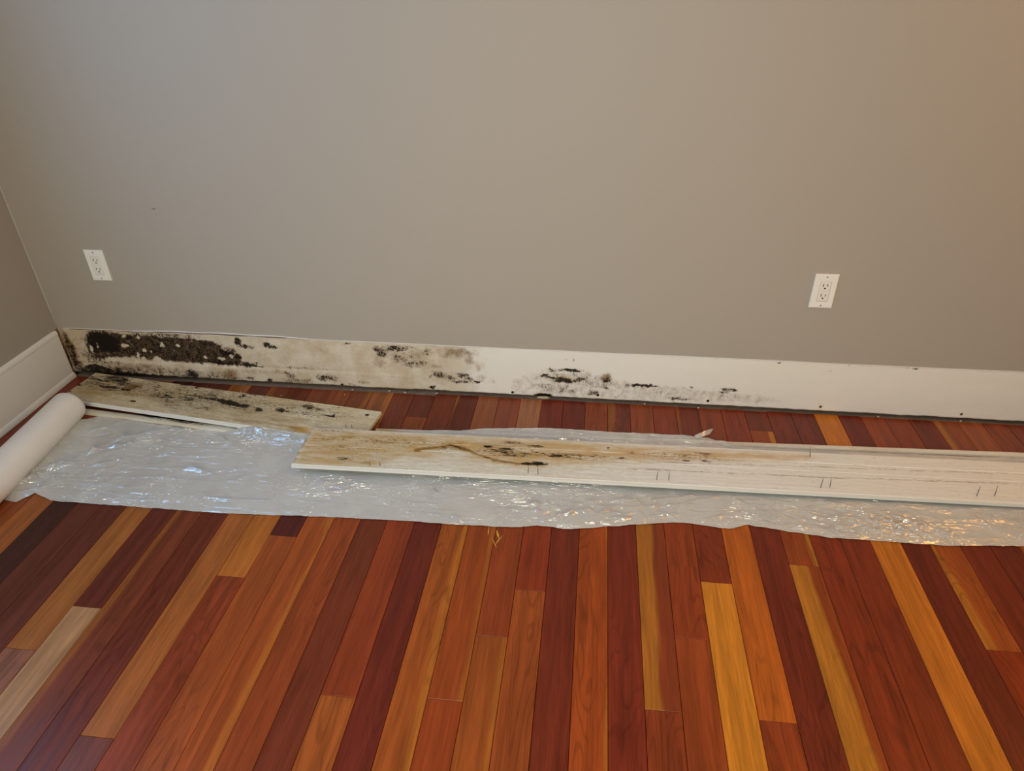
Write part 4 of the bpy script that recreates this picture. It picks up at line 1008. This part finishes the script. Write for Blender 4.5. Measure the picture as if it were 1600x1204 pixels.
# planks above press it down
def under(S, Y, o2, d2, length, w, zt0, zt1, thick):
    ln = math.hypot(*d2)
    d = (d2[0] / ln, d2[1] / ln)
    u = (S - o2[0]) * d[0] + (Y - o2[1]) * d[1]
    v = (S - o2[0]) * d[1] - (Y - o2[1]) * d[0]
    inside = (u > -0.006) & (u < length + 0.006) & (v > -0.004) & (v < w + 0.004)
    return np.where(inside, zt0 + (zt1 - zt0) * u / length - thick - 0.0012, 1.0)
h = np.minimum(h, np.maximum(0.0012, under(S, Yy, (1.08400, -0.31400), (0.99962, 0.02744), B_LEN, 0.1965, 0.042, 0.0185, 0.012)))
ua = under(S, Yy, (0.12100, -0.03900), (0.99317, -0.11670), A_LEN, 0.1805, 0.036, 0.026, 0.0125)
h = np.minimum(h, np.maximum(0.0012, ua))
ii = np.arange(S.size).reshape(S.shape)
verts = np.stack([S, Yy, h], -1).reshape(-1, 3)
F = np.stack([ii[:-1, :-1], ii[:-1, 1:], ii[1:, 1:], ii[1:, :-1]], -1).reshape(-1, 4)
sheet = mesh_obj('sheet', verts, F, M_SHEET, None, True)
at_parent(sheet)
# small torn flap standing at the back edge
V = [(2.352, -0.196, 0.016), (2.378, -0.184, 0.024), (2.402, -0.170, 0.026), (2.418, -0.158, 0.022), (2.405, -0.178, 0.013), (2.382, -0.196, 0.015), (2.36, -0.205, 0.013)]
flap = mesh_obj('torn_flap', V, [(0, 1, 6), (1, 5, 6), (1, 2, 5), (2, 4, 5), (2, 3, 4)], M_SHEET, None, True)
at_parent(flap)


# ------------------------------------------------------------------ crumbs
def lump(name, loc, size, mat, label, cat, group=None, seed=0):
    r = random.Random(seed)
    V, F = [], []
    n, m = 8, 5
    for a in range(m + 1):
        ph = math.pi * a / m
        for k in range(n):
            w = 2 * math.pi * k / n
            q = 1 + r.uniform(-0.28, 0.28)
            V.append((size[0] * q * math.sin(ph) * math.cos(w), size[1] * q * math.sin(ph) * math.sin(w), size[2] * (1 - math.cos(ph)) * (1 if 0 < a < m else 0.9)))
    for a in range(m):
        for k in range(n):
            F.append((a * n + k, (a + 1) * n + k, (a + 1) * n + (k + 1) % n, a * n + (k + 1) % n)[::-1])
    o = mesh_obj(name, V, F, mat)
    o.location = loc
    o.rotation_euler = (0, 0, r.uniform(0, 3))
    tag(o, label, cat, group)
    return o


lump('plaster_chunk', (1.836, 0.006, -0.0035), (0.024, 0.006, 0.006), M_CRUMB, 'broken plaster chunk lying in the gap under the rotted notch of the drywall', 'debris', seed=5).rotation_euler = (0, 0, 0.05)
ORD = ['leftmost', 'second from left', 'third from left', 'fourth from left', 'fifth from left', 'sixth from left', 'seventh from left', 'rightmost']
g = 'small pale crumbs along the foot of the wall'
for k, (x, y, z) in enumerate(((1.12, -0.004, -0.0035), (1.26, 0.002, -0.0035), (1.321, -0.005, -0.0035), (1.44, 0.002, -0.0035), (2.20, 0.006, -0.0035), (2.388, -0.002, -0.0035), (3.0, 0.004, -0.0035), (3.27, 0.004, -0.0035))):
    lump('plaster_crumb', (x, y, z), (0.006, 0.004, 0.0028), M_CRUMB, ORD[k] + ' of the tiny pale plaster crumbs in the gap under the drywall', 'debris', g, 20 + k)
g = 'orange wood crumbs on the floor boards'
for k, (x, y) in enumerate(((0.84, -0.083), (0.87, -0.076), (1.103, -0.046))):
    lump('wood_crumb', (x, y, 0.0), (0.0055, 0.0035, 0.0018), M_CRUMBW, ('leftmost', 'middle', 'rightmost')[k] + ' of three tiny orange wood crumbs between wall and mouldy plank', 'debris', g, 40 + k)
